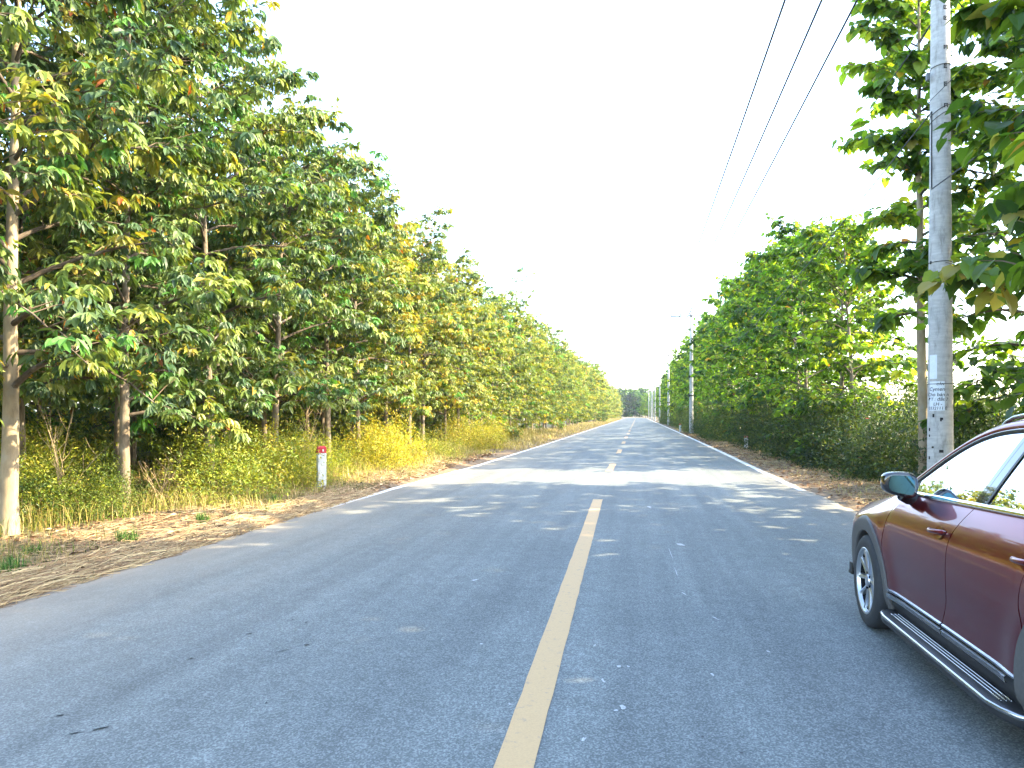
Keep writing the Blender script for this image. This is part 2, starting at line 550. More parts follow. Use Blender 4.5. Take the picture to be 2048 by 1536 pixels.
def leaves_mesh(name, T, P, D, N, L, W, C, mat):
    tv, tf = T
    Sx, D, Nn = leaf_frames(D, N)
    n = len(P); k = len(tv)
    V = P[:, None] + tv[None, :, 0, None] * (W[:, None, None] * Sx[:, None]) + L[:, None, None] * (tv[None, :, 1, None] * D[:, None] + tv[None, :, 2, None] * Nn[:, None])
    off = (np.arange(n) * k)[:, None, None]
    F = [(f[None] + off).reshape(-1, f.shape[1]) for f in tf]
    return mesh_np(name, V.reshape(-1, 3), F, mat, C=np.repeat(C, k, 0))

LEAF8 = (LEAF8_V, LEAF8_F); LEAF4 = (LEAF4_V, LEAF4_F); LEAFB = (LEAFB_V, LEAFB_F)

def pick_colors(rng, n_cl, per, pal, wts, jitter=0.16, stray=None, stray_p=0.03):
    """one palette colour for each cluster, jittered leaf by leaf"""
    pal = np.array(pal); idx = rng.choice(len(pal), n_cl, p=np.array(wts) / sum(wts))
    c = np.repeat(pal[idx], per, 0)
    c = c * np.exp(rng.normal(0, jitter, (len(c), 1))) * np.exp(rng.normal(0, 0.06, c.shape))
    if stray is not None:
        m = rng.random(len(c)) < stray_p
        s = np.array(stray)
        c[m] = s[rng.integers(0, len(s), m.sum())] * np.exp(rng.normal(0, .2, (m.sum(), 1)))
    return np.clip(c, 0.004, 0.9)

PAL_RUB = [(.105, .165, .046), (.160, .220, .050), (.225, .258, .050), (.300, .290, .048), (.064, .118, .046), (.36, .30, .04), (.10, .25, .05)]
W_RUB = [3.8, 3.6, 1.7, 0.35, 3.2, 0.03, 0.7]
STRAY_RUB = [(.42, .16, .02), (.5, .30, .03), (.30, .09, .025), (.34, .27, .05)]
PAL_BRO = [(.060, .125, .030), (.095, .185, .032), (.155, .26, .038), (.24, .32, .04), (.04, .085, .03)]
W_BRO = [3, 3, 2, 0.9, 2]
STRAY_BRO = [(.36, .26, .04), (.30, .17, .06), (.38, .34, .10)]

def gen_tree(seed, H=9.6, cb=2.5, Rm=2.5, nb=34, cl_per=16, style='rubber', leaf=0.165, trunk_r=0.11, lean=0.15, pal=None, wts=None, stray_p=0.012, comp=6, dens=1.0, top_r=0.2):
    rng = np.random.default_rng(seed)
    pal = pal or (PAL_RUB if style == 'rubber' else PAL_BRO)
    wts = wts or (W_RUB if style == 'rubber' else W_BRO)
    # trunk
    nt = 14
    tz = np.linspace(-0.25, H * 0.96, nt)
    wob = np.cumsum(rng.normal(0, 0.035, (nt, 2)), 0) * (np.linspace(0, 1, nt)[:, None])
    ln = rng.normal(0, lean, 2)
    TP = np.column_stack([wob[:, 0] + ln[0] * (tz / H), wob[:, 1] + ln[1] * (tz / H), tz])
    TP[:2, :2] = TP[:2, :2] * 0.2
    tr = np.interp(tz, [-0.25, 0.05, 0.5, cb, H], [trunk_r * 1.35, trunk_r * 1.18, trunk_r, trunk_r * 0.82, 0.012])
    trunk = tube(TP, tr, 10)
    branches, tips, tdirs = [], [], []
    twigV = MB()
    for b in range(nb):
        t = ((b + rng.uniform(0, 0.8)) / nb) ** 0.9
        zs = cb * 0.92 + t * (H - cb) * 0.93
        az = b * 2.39996 + rng.uniform(-0.5, 0.5)
        rad = Rm * (0.78 + 0.62 * t - (1.2 - top_r) * t * t) * rng.uniform(0.65, 1.18)
        s = np.array([np.interp(zs, tz, TP[:, 0]), np.interp(zs, tz, TP[:, 1]), zs])
        up = rng.uniform(0.10, 0.60) + 0.7 * t; dr = rng.uniform(0.25, 0.8) * (1 - 0.5 * t)
        q = np.linspace(0, 1, 6)
        az_q = az + rng.normal(0, 0.25) * q
        BP = s + np.column_stack([np.cos(az_q) * rad * q, np.sin(az_q) * rad * q, rad * (up * q - dr * q * q)])
        br = np.interp(zs, [cb, H], [trunk_r * 0.40, 0.014]) * (1 - 0.82 * q)
        branches.append(tube(BP, np.maximum(br, 0.006), 6))
        tips.append(BP[-1]); tdirs.append(BP[-1] - BP[-2])
        ntw = max(3, int(cl_per * rng.uniform(0.8, 1.2) * dens * (0.45 + 0.55 * min(1, rad / Rm))))
        for w in range(ntw):
            qq = 0.22 + 0.78 * (w + rng.random()) / ntw
            p = np.array([np.interp(qq, q, BP[:, i]) for i in range(3)])
            a2 = az + rng.choice([-1, 1]) * rng.uniform(0.4, 1.5)
            tl = rng.uniform(0.2, 0.75) * (1.1 - 0.35 * qq) * Rm / 2.5
            d = np.array([math.cos(a2), math.sin(a2), rng.uniform(-0.45, 0.75)])
            e = p + d * tl
            twigV.add(*tube(np.array([p, p + d * tl * 0.5 + [0, 0, 0.03], e]), [0.010, 0.007, 0.004], 3))
            tips.append(e); tdirs.append(d)
    for k in range(5):
        tips.append(TP[-1] + rng.normal(0, 0.12, 3)); tdirs.append(np.array([rng.normal(0, .4), rng.normal(0, .4), 1.0]))
    Tp = np.array(tips); Td = norm(np.array(tdirs)); n = len(Tp)
    up3 = np.array([0, 0, 1.0])
    if style == 'rubber':
        per = comp * 3
        m = n * comp
        ra = rng.uniform(0, 2 * np.pi, m)
        hz = np.column_stack([np.cos(ra), np.sin(ra), np.zeros(m)])
        pet = norm(np.repeat(Td, comp, 0) * 0.7 + hz * 0.95 + up3 * rng.uniform(-0.1, 0.6, (m, 1)))
        o = np.repeat(Tp, comp, 0) - np.repeat(Td, comp, 0) * rng.uniform(0, 0.22, (m, 1)) + pet * (rng.uniform(0.5, 1.25, (m, 1)) * leaf)
        side = norm(np.cross(pet, up3))
        P = np.repeat(o, 3, 0)
        sp = np.tile(np.array([-0.75, 0.0, 0.75]), m)[:, None]
        droop = np.repeat(rng.uniform(0.35, 1.7, (m, 1)), 3, 0)
        D = np.repeat(pet, 3, 0) * 0.75 + np.repeat(side, 3, 0) * sp - up3 * droop + rng.normal(0, .13, (3 * m, 3))
        N = up3 * 0.6 + np.repeat(pet, 3, 0) * 0.95 + rng.normal(0, .28, (3 * m, 3))
        L = leaf * rng.uniform(0.72, 1.22, 3 * m) * np.repeat(rng.uniform(0.72, 1.3, n), per); W = L * rng.uniform(0.34, 0.46, 3 * m)
    else:
        per = comp; m = n * comp
        ra = rng.uniform(0, 2 * np.pi, m)
        hz = np.column_stack([np.cos(ra), np.sin(ra), np.zeros(m)])
        tq = rng.uniform(-0.05, 0.55, (m, 1))
        pet = norm(np.repeat(Td, comp, 0) * 0.6 + hz * 1.0 + up3 * 0.15)
        P = np.repeat(Tp, comp, 0) - np.repeat(Td, comp, 0) * tq + pet * leaf * 0.3
        D = pet * 0.8 - up3 * rng.uniform(0.05, 1.15, (m, 1)) + rng.normal(0, .15, (m, 3))
        N = up3 * 0.9 + pet * 0.55 + rng.normal(0, .3, (m, 3))
        L = leaf * rng.uniform(0.6, 1.25, m) * np.repeat(rng.uniform(0.75, 1.2, n), per); W = L * rng.uniform(0.62, 0.85, m)
    C = pick_colors(rng, n, per, pal, wts, 0.2, STRAY_RUB if style == 'rubber' else STRAY_BRO, stray_p)
    return dict(trunk=trunk, branches=branches, twigs=twigV, P=P, D=D, N=N, L=L, W=W, C=C)

# leaf meshes for leaves that stand as objects of their own (shared data, one per colour)
_leafbank = {}
def leafbank(kind):
    if kind in _leafbank:
        return _leafbank[kind]
    T = LEAF8 if kind == 'rubber' else LEAFB
    cols = (PAL_RUB + STRAY_RUB[:3]) if kind == 'rubber' else (PAL_BRO + STRAY_BRO)
    ms = []
    for c in cols:
        v = T[0].copy()
        ms.append(mesh_np('leaf', v, T[1], M['leaf_rubber'] if kind == 'rubber' else M['leaf_broad'], C=np.repeat(np.array([c]), len(v), 0)))
    _leafbank[kind] = (ms, np.array(cols))
    return _leafbank[kind]

CAM_R = np.array([math.cos(R(9.6177)), math.sin(R(9.6177)), 0])
CAM_F = np.array([-math.sin(R(9.6177)), math.cos(R(9.6177)), 0.0]); CAM_F /= np.linalg.norm(CAM_F)
CAM_U = np.cross(CAM_R, CAM_F)
def in_view(P):
    p = P - np.array([0, 0, CAMH]); d = p @ CAM_F
    x = 1024 + 1480 * (p @ CAM_R) / d; y = 828 - 1480 * (p @ CAM_U) / d
    return (d > 0.5) & (x > 0) & (x < 2048) & (y > 0) & (y < 1536), d

def build_tree_unique(name, label, cat, loc, g, kind, group, n_leaf=300, bark='bark', tint=(1, 1, 1)):
    root = thing(name, label, cat, loc, group=group)
    tr = link('trunk', mesh_np('trunk', g['trunk'][0], g['trunk'][1], M[bark], smooth=True), root)
    for V, F in g['branches']:
        link('branch', mesh_np('branch', V, F, M['bark_dark'], smooth=True), root)
    P, D, N, L, W, C = (g[k] for k in 'PDNLWC')
    C = C * np.array(tint)
    keep = np.ones(len(P), bool)
    vis, d = in_view(P + np.array(loc))
    score = np.where(vis, L / np.maximum(d, .1), -1)
    sel = np.argsort(-score)[:n_leaf]
    sel = sel[score[sel] > 0]
    keep[sel] = False
    mat = M['leaf_rubber'] if kind == 'rubber' else M['leaf_broad']
    T = LEAF8 if kind == 'rubber' else LEAFB
    crown = link('crown', leaves_mesh('crown', T, P[keep], D[keep], N[keep], L[keep], W[keep], C[keep], mat), root)
    tag(crown, kind='stuff')
    tw = g['twigs'].build('twigs', M['twig'], crown); tag(tw, kind='stuff')
    ms, cols = leafbank(kind)
    Sx, Dn, Nn = leaf_frames(D[sel], N[sel])
    for q, i in enumerate(sel):
        j = int(((cols - C[i]) ** 2).sum(1).argmin())
        o = bpy.data.objects.new('leaf', ms[j])
        COL.objects.link(o)
        o.parent = crown
        m = Matrix(((Sx[q][0] * W[i], Dn[q][0] * L[i], Nn[q][0] * L[i], P[i][0]), (Sx[q][1] * W[i], Dn[q][1] * L[i], Nn[q][1] * L[i], P[i][1]), (Sx[q][2] * W[i], Dn[q][2] * L[i], Nn[q][2] * L[i], P[i][2]), (0, 0, 0, 1)))
        o.matrix_local = m
    return root

def tree_variant(g, T, mat, bark):
    br = MB()
    for V, F in g['branches']:
        br.add(V, F)
    br.add(np.vstack(g['twigs'].V), [np.vstack(v) for v in g['twigs'].F.values()])
    return dict(trunk=mesh_np('trunk', g['trunk'][0], g['trunk'][1], M[bark], smooth=True),
                branches=mesh_np('branches', np.vstack(br.V), [np.vstack(v) for v in br.F.values()], M['bark_dark'], smooth=True),
                crown=leaves_mesh('crown', T, g['P'], g['D'], g['N'], g['L'], g['W'], g['C'], M[mat]))

def place_variant(v, name, label, cat, loc, rotz, scale, group, tint=(1, 1, 1)):
    root = thing(name, label, cat, loc, (0, 0, rotz), group, scale)
    link('trunk', v['trunk'], root)
    link('branches', v['branches'], root)
    c = link('crown', v['crown'], root)
    c.color = (tint[0], tint[1], tint[2], 1)
    tag(c, kind='stuff')
    return root

# ------------------------------------------------------------------ left plantation
def gz(x, y):
    return float(ground_z(np.array(x), np.array(y)))
LG = 'plantation trees in the front row on the left'
uniq = [(-8.25, 6.1, 9.8, 1.9, 2.6), (-8.55, 8.9, 10.2, 2.0, 2.6), (-8.6, 11.3, 10.2, 1.6, 2.6), (-8.6, 13.9, 10.0, 2.05, 2.6), (-8.6, 16.5, 9.1, 2.1, 2.5), (-8.6, 19.7, 8.9, 2.1, 2.5)]
desc = ['leafy plantation tree at the left picture edge with orange leaves, trunk out of frame',
        'plantation tree with the pale sunlit trunk nearest the left picture edge',
        'second tree trunk from the left, behind the drooping low leaves',
        'third tree trunk from the left, sunlit on its right above yellow shrubs',
        'fourth tree trunk from the left, leaning slightly above yellow shrubs',
        'fifth front-row tree, its trunk just behind the red-topped post']
for q, (x, y, H, cb, Rm) in enumerate(uniq):
    g = gen_tree(40 + q, H, cb, Rm, nb=46, cl_per=19, trunk_r=0.115 if q == 1 else 0.095, comp=8, leaf=0.172, stray_p=0.025 if q < 2 else 0.006)
    build_tree_unique('plantation_tree', desc[q], 'tree', (x, y, gz(x, y)), g, 'rubber', LG, 300, 'bark_pale' if q in (1,) else 'bark')

rub_near = [tree_variant(gen_tree(70 + k, 9.1 + 0.3 * k, 2.1, 2.55, nb=44, cl_per=18, comp=8, leaf=0.175, trunk_r=0.095), LEAF8, 'leaf_rubber', 'bark') for k in range(3)]
rub_mid = [tree_variant(gen_tree(90 + k, 9.6, 1.4, 2.7, nb=36, cl_per=14, comp=6, leaf=0.24, trunk_r=0.1), LEAF4, 'leaf_rubber', 'bark') for k in range(3)]
rub_back = [tree_variant(gen_tree(100 + k, 9.4, 0.7, 2.4, nb=34, cl_per=12, comp=5, leaf=0.26, trunk_r=0.09), LEAF4, 'leaf_rubber', 'bark') for k in range(2)]
rub_far = [tree_variant(gen_tree(110 + k, 10.0, 1.0, 2.9, nb=28, cl_per=11, comp=5, leaf=0.36, trunk_r=0.1), LEAF4, 'leaf_rubber', 'bark') for k in range(3)]
ysr = [21.9, 24.4, 27.0, 29.4, 32.0, 34.6]
rr = random.Random(5)
warm = [(1.3, 1.12, 0.9), (1.75, 1.36, 0.85), (1.25, 1.12, 1.0), (1.8, 1.38, 0.85), (1.5, 1.25, .9), (1.7, 1.35, .9)]
for q, y in enumerate(ysr):
    x = -8.6 + rr.uniform(-0.15, 0.15)
    place_variant(rub_near[q % 3], 'plantation_tree', '%s tree of the left front row, counted from the picture edge' % ORD[6 + q], 'tree', (x, y, gz(x, y)), rr.uniform(0, 6.28), [.92, .82, .93, .90, .80, .93][q], LG, warm[q])
y = 37.5
no = 12
while y < 100:
    x = -8.6 + rr.uniform(-0.3, 0.3)
    sc = rr.uniform(0.74, 1.0)
    tw = rr.uniform(0, 1)
    no += 1
    place_variant(rub_mid[rr.randrange(3)], 'plantation_tree', '%s tree of the left front row, counted from the picture edge' % ordinal(no), 'tree', (x, y, gz(x, y)), rr.uniform(0, 6.28), sc, 'trees in the middle of the left row', (1.35 + .45 * tw, 1.25 + .2 * tw, 1.05 if tw < .5 else 0.9))
    y += rr.uniform(2.6, 3.4)
while y < 330:
    x = -8.4 + rr.uniform(-0.6, 0.6) + float(bend(y))
    place_variant(rub_far[rr.randrange(3)], 'plantation_tree', 'far golden-green tree where the left row closes towards the horizon', 'tree', (x, y, 0), rr.uniform(0, 6.28), rr.uniform(0.75, 1.0), 'far trees of the left row', (1.6, 1.35, 1.1))
    y += rr.uniform(3.4, 4.4)
# tall thin-leaved tree rising over the row
g = gen_tree(131, 13.2, 6.0, 2.0, nb=22, cl_per=6, comp=3, leaf=0.22, trunk_r=0.12)
v = tree_variant(g, LEAF4, 'leaf_rubber', 'bark_pale')
place_variant(v, 'plantation_tree', 'tall sparse tree rising above the left row against the white sky', 'tree', (-9.2, 55.0, 0), 0.4, 1.0, None, (1.3, 1.25, 1.3))
# rows behind the front row
for ri, X in enumerate((-11.6, -14.8, -18.2, -21.8, -26, -31, -37)):
    yy = 6.5 + ri * 1.3
    while yy < (66 if ri < 3 else 80):
        x = X + rr.uniform(-0.35, 0.35)
        near = yy < 26 and ri == 0
        place_variant(rub_near[rr.randrange(3)] if near else (rub_mid[rr.randrange(3)] if ri == 0 else rub_back[rr.randrange(2)]), 'plantation_tree', 'slim plantation tree deeper in, shaded behind the front row' if ri == 0 else 'dark plantation tree far back inside the left grove', 'tree', (x, yy, gz(x, yy)), rr.uniform(0, 6.28), rr.uniform(0.85, 1.0), 'second row of the left plantation' if ri == 0 else 'back rows of the left plantation')
        yy += rr.uniform(2.7, 3.3) if ri < 2 else rr.uniform(3.2, 4.2)

# ------------------------------------------------------------------ shrubs
PAL_YEL = [(.44, .40, .035), (.36, .36, .035), (.25, .28, .035), (.48, .38, .055), (.16, .20, .03)]
W_YEL = [2.4, 2.6, 2, 1.0, 1]
PAL_DRK = [(.040, .075, .02), (.060, .10, .022), (.10, .14, .028), (.028, .055, .02), (.15, .16, .035)]
W_DRK = [3, 3, 1.3, 2.4, .4]
def gen_shrub(seed, rx, h, n, leaf, pal, wts, wid=0.5, stray=None, stray_p=0.0, T=LEAF4, fill=0.4):
    rng = np.random.default_rng(seed)
    ncl = n // 8
    a = rng.uniform(0, 2 * np.pi, ncl); u = rng.random(ncl) ** fill
    ph = np.arccos(rng.uniform(-0.1, 1.0, ncl))
    lob = 1 + 0.22 * np.sin(3 * a + rng.uniform(0, 6)) * np.sin(2 * ph + rng.uniform(0, 6)) + 0.16 * np.sin(5 * a + rng.uniform(0, 6)) + 0.12 * rng.normal(size=ncl)
    c = np.column_stack([np.sin(ph) * np.cos(a) * rx * u * lob, np.sin(ph) * np.sin(a) * rx * u * lob, np.cos(ph) * h * u * lob])
    c[:, 2] = np.abs(c[:, 2]) + 0.04
    out = norm(c * np.array([1, 1, .6]))
    P = np.repeat(c, 8, 0) + rng.normal(0, leaf * 0.9, (ncl * 8, 3))
    P[:, 2] = np.maximum(P[:, 2], 0.02)
    D = np.repeat(out, 8, 0) * 0.6 + rng.normal(0, .6, P.shape) + np.array([0, 0, -0.1])
    N = np.array([0, 0, .8]) + np.repeat(out, 8, 0) * .5 + rng.normal(0, .4, P.shape)
    L = leaf * rng.uniform(.6, 1.3, len(P)); W = L * wid * rng.uniform(.8, 1.2, len(P))
    C = pick_colors(rng, ncl, 8, pal, wts, .22, stray, stray_p)
    st = MB()
    for k in range(14):
        i = rng.integers(0, ncl)
        e = c[i]
        b = np.array([e[0] * .12, e[1] * .12, -0.08])
        st.add(*tube(np.array([b, (b + e) / 2 + [e[0] * .1, e[1] * .1, -.05], e]), [.014, .01, .004], 4))
    return dict(leaves=leaves_mesh('foliage', T, P, D, N, L, W, C, M['leaf_shrub']), stems=mesh_np('stems', np.vstack(st.V), [np.vstack(v) for v in st.F.values()], M['twig']))
def place_shrub(v, label, loc, rotz, scale, group, tint=(1, 1, 1), name='shrub', cat='shrub'):
    root = thing(name, label, cat, loc, (0, 0, rotz), group, scale)
    f = link('foliage', v['leaves'], root); f.color = (*tint, 1); tag(f, kind='stuff')
    link('stems', v['stems'], root)
    return root
yel = [gen_shrub(200 + k, 1.15, 1.5, 9000, 0.07, PAL_YEL, W_YEL, 0.45) for k in range(3)]
grn = [gen_shrub(210 + k, 0.8, 0.9, 3000, 0.075, [(.05, .09, .02), (.09, .14, .025), (.16, .19, .03)], [2, 2, 1.2], 0.4) for k in range(2)]
ys_sp = [(-8.5, 10.6, .62, 'low yellow-green weeds between the first and second left trunks'), (-8.1, 12.9, 1.0, 'yellow shrub at the foot of the second left trunk'), (-8.0, 14.6, 1.05, 'golden bushy shrub under the third left trunk'), (-8.3, 16.2, .95, 'yellow shrub between the third and fourth left trunks'),
         (-8.5, 18.3, .85, 'yellow shrub left of the red-topped post'), (-8.0, 20.6, 1.08, 'round bright yellow bush behind the red-topped post'), (-8.2, 22.6, 1.05, 'bright yellow bush right of the red-topped post'), (-8.0, 27.0, .8, 'low yellow shrub at the foot of the sixth trunk'),
         (-7.9, 31.5, 1.05, 'broad golden bush at the middle of the left verge'), (-7.7, 34.5, 1.1, 'second broad golden bush at the middle of the left verge'), (-8.0, 38.0, .9, 'golden bush where the left verge narrows'), (-8.2, 44, .9, 'small golden bush beyond the broad bushes')]
for q, (x, y, s, lab) in enumerate(ys_sp):
    x += .45 if y > 12 else 0
    place_shrub(yel[q % 3], lab, (x, y, gz(x, y) - .03), rr.uniform(0, 6), (s * rr.uniform(.85, 1.15), s * rr.uniform(.85, 1.15), s * rr.uniform(.75, 1.1)), 'yellow shrubs on the left verge', [(.45, .62, .8), (.7, .85, .9), (1, 1, 1), (.85, .95, .9), (.8, .9, .9), (1.1, 1.05, .9), (1.05, 1, .9), (.8, .9, .9), (1, .95, 1), (1.05, 1, .9), (.9, .9, 1), (.9, .85, 1)][q])
for q in range(90):
    x = rr.uniform(-22, -9.0); y = rr.uniform(9, 60)
    place_shrub((grn + yel)[rr.randrange(5)], 'low undergrowth bush among the left trunks', (x, y, gz(x, y) - .03), rr.uniform(0, 6), rr.uniform(.6, 1.25), 'undergrowth among the left trunks', (.8, .9, .9), 'undergrowth_bush', 'bush')
for q, (x, y, s) in enumerate([(-9.3, 9.9, .8), (-9.6, 11.0, .9), (-8.9, 12.0, .55), (-10.2, 12.6, 1.0)]):
    place_shrub(grn[q % 2], ['green weed clump right of the palest left trunk', 'green weeds in the shade behind the palest left trunk', 'small leafy weed before the second left trunk', 'green weeds behind the second left trunk'][q], (x, y, gz(x, y) - .03), q, s, 'green weeds under the left trees', (1.1, 1.1, .9), 'weed_clump', 'weeds')

# right hedge
hed = [gen_shrub(230 + k, 1.6, 2.6, 11000, 0.115, PAL_DRK, W_DRK, 0.5, [(.5, .05, .03)], 0.0006 if k else 0.002) for k in range(3)]
hedge = [(7.6, 14.6, .75), (6.9, 17.3, .8), (6.5, 19.6, .85), (6.7, 21.8, .95), (6.4, 24.2, .95), (6.6, 26.6, 1.0), (6.4, 29.2, 1.0), (6.6, 32, 1.0), (6.3, 35, 1.0), (6.6, 38.2, 1.05), (6.5, 41.5, 1.0)]
for q, (x, y, s) in enumerate(hedge):
    place_shrub(hed[q % 3], '%s dark green hedge bush along the right verge, counted from the car' % ORD[q], (x, y, gz(x, y) - .03), rr.uniform(0, 6), (s, s, s * rr.uniform(.85, 1.1)), 'hedge bushes along the right verge', (1, 1, 1), 'hedge_bush', 'bush')
y = 45
while y < 150:
    x = 6.2 + rr.uniform(-.3, .4)
    tw = rr.random()
    place_shrub(hed[rr.randrange(3)], 'farther hedge bush along the right verge', (x, y, gz(x, y) - .03), rr.uniform(0, 6), rr.uniform(.9, 1.2), 'far hedge bushes along the right verge', (1.2 + .9 * tw, 1.2 + .6 * tw, 1), 'hedge_bush', 'bush')
    y += rr.uniform(2.8, 3.6)
for q in range(26):
    x = rr.uniform(8.6, 13); y = rr.uniform(14, 70)
    place_shrub(hed[q % 3], 'bush half hidden behind the right hedge', (x, y, gz(x, y) - .03), rr.uniform(0, 6), rr.uniform(.8, 1.2), 'bushes behind the right hedge', (1.3, 1.3, 1), 'hedge_bush', 'bush')

# ------------------------------------------------------------------ right trees
RG = 'broad-leaved trees in the right row'
# foreground branches with big leaves beside the near pole
g = gen_tree(311, 8.8, 1.2, 2.4, nb=48, cl_per=17, style='broad', leaf=0.28, comp=7, trunk_r=0.10, stray_p=0.05)
build_tree_unique('broadleaf_tree', 'big-leaved tree reaching in from the right edge, over the car roof', 'tree', (5.75, 9.0, gz(5.75, 9.0)), g, 'broad', RG, 300, 'bark', (1.35, 1.25, 1.1))
g = gen_tree(322, 12.2, 3.9, 1.65, nb=46, cl_per=11, style='broad', leaf=0.26, comp=8, trunk_r=0.105, top_r=0.5)
build_tree_unique('broadleaf_tree', 'tall slender tree behind the near concrete pole, pale trunk left of it', 'tree', (6.15, 17.4, gz(6.15, 17.4)), g, 'broad', RG, 300, 'bark_pale', (1.4, 1.3, 1.1))
bro_near = [tree_variant(gen_tree(330 + k, 9.2, 1.5, 2.7, nb=46, cl_per=15, style='broad', leaf=0.24, comp=9, trunk_r=0.10), LEAF8, 'leaf_broad', 'bark') for k in range(3)]
bro_far = [tree_variant(gen_tree(345 + k, 10.5, 1.6, 2.7, nb=30, cl_per=13, style='broad', leaf=0.38, comp=7, trunk_r=0.10), LEAF4, 'leaf_broad', 'bark') for k in range(2)]
rlist = [(6.8, 25.0, .86), (7.2, 28.0, .92), (6.7, 31.2, 1.0), (7.1, 34.4, 1.03), (6.8, 37.8, 1.0), (6.7, 41.2, 1.08), (7.0, 45, 1.08), (6.8, 49, 1.1)]
for q, (x, y, s) in enumerate(rlist):
    place_variant(bro_near[q % 3], 'broadleaf_tree', '%s leafy tree of the right row beyond the tall slender one' % ORD[q], 'tree', (x, y, gz(x, y)), rr.uniform(0, 6), s, RG, [(1.7, 1.5, 1), (1.25, 1.25, 1), (1.05, 1.15, 1), (1.6, 1.45, 1), (1.15, 1.2, 1), (1.6, 1.45, 1), (1.1, 1.2, 1), (1.4, 1.35, 1)][q])
y = 54
while y < 345:
    x = (7.0 if y < 175 else 8.6) + rr.uniform(-.5, .5) + float(bend(y))
    place_variant(bro_far[rr.randrange(2)], 'broadleaf_tree', 'leafy tree in the far part of the right row', 'tree', (x, y, 0), rr.uniform(0, 6), rr.uniform(.84, 1.1), 'far trees of the right row', rr.choice([(1.6, 1.45, 1), (1.1, 1.2, 1), (1.35, 1.3, 1)]))
    y += rr.uniform(3.0, 4.0)
# the row goes on beside the camera with some unseen trees added to deepen the road shade
for q, (x, y, s) in enumerate([(8.1, 16.2, 1.15), (6.9, 5.4, 1.0), (6.8, 2.0, 1.02), (7.0, -1.4, 1.05), (7.0, -5.0, 1.05), (8.7, 9.6, 1.1), (10.2, 6.2, 1.1), (10.4, 3.0, 1.1), (10.2, -1, 1.1), (7.2, -8.6, 1.05), (7.6, 7.4, 1.05), (8.7, 4.3, 1.08), (7.7, 12.2, .93)]):
    place_variant(bro_near[q % 3], 'broadleaf_tree', ['leafy tree behind the near pole at the right picture edge', 'leafy tree of the right row beside the parked car, unseen, shading the road'][0 < q < 12] if q < 12 else 'dense leafy tree just right of the near pole', 'tree', (x, y, gz(x, y)), q * 1.3, s, 'trees of the right row beside the camera')

hi_v = tree_variant(gen_tree(350, 10.0, 4.6, 2.4, nb=36, cl_per=13, style='broad', leaf=0.24, comp=8, trunk_r=0.10), LEAF8, 'leaf_broad', 'bark')
place_variant(hi_v, 'broadleaf_tree', 'high-crowned tree added out of view to shade the road', 'tree', (9.5, 13.3, gz(9.5, 13.3)), 0.6, 1.0, None)  # unseen tree, crown raised and placed to block sun from the road
# far wood closing the road
wood_v = [tree_variant(gen_tree(360 + k, 9.5, 0.5, 3.2, nb=26, cl_per=11, style='broad', leaf=0.75, comp=7, trunk_r=0.12), LEAF4, 'leaf_broad', 'bark') for k in range(2)]
for q in range(64):
    x = -70 + q * 2.2 + rr.uniform(-2, 2); y = 418 + rr.uniform(-8, 40)
    place_variant(wood_v[q % 2], 'woodland_tree', 'distant tree of the wood closing the end of the road', 'tree', (x, y, 0), rr.uniform(0, 6), rr.uniform(1.3, 1.7), 'trees of the distant wood', (.7, .9, .8))

# ------------------------------------------------------------------ grass, straw, litter
def blades(name, P, h, w, lean, C, mat, parent=None):
    n = len(P)
    a = rngG.uniform(0, 2 * np.pi, n)
    ld = np.column_stack([np.cos(a), np.sin(a), np.zeros(n)])
    sd = np.column_stack([-np.sin(a + rngG.normal(0, .6, n)), np.cos(a), np.zeros(n)])
    up = np.array([0, 0, 1.0])
    b0 = P - sd * w[:, None]; b1 = P + sd * w[:, None]
    mid = P + up * (h * 0.6)[:, None] + ld * (lean * h * 0.35)[:, None]
    m0 = mid - sd * w[:, None] * .7; m1 = mid + sd * w[:, None] * .7
    tip = P + up * (h * (1 - 0.25 * lean))[:, None] + ld * (lean * h)[:, None]
    V = np.stack([b0, b1, m1, m0, tip], 1).reshape(-1, 3)
    o = (np.arange(n) * 5)[:, None]
    return mesh_np(name, V, [o + np.array([[0, 1, 2, 3]]), o + np.array([[3, 2, 4]])], mat, C=np.repeat(C, 5, 0))
def col_mix(n, pal, j=.22):
    pal = np.array(pal)
    return np.clip(pal[rngG.integers(0, len(pal), n)] * np.exp(rngG.normal(0, j, (n, 1))), .005, .9)
STRAW = [(.52, .40, .17), (.44, .32, .13), (.58, .46, .22), (.38, .31, .10), (.42, .39, .10)]
GRASSY = [(.30, .28, .05), (.20, .22, .04), (.44, .34, .09), (.13, .17, .03)]
def patch(n, xr, yr, ypow=1.6, xf=None):
    y = yr[0] + (yr[1] - yr[0]) * rngG.random(n) ** ypow
    x = rngG.uniform(xr[0], xr[1], n)
    return x, y
def on_ground(x, y):
    return np.column_stack([x, y, ground_z(x, y) - 0.01])
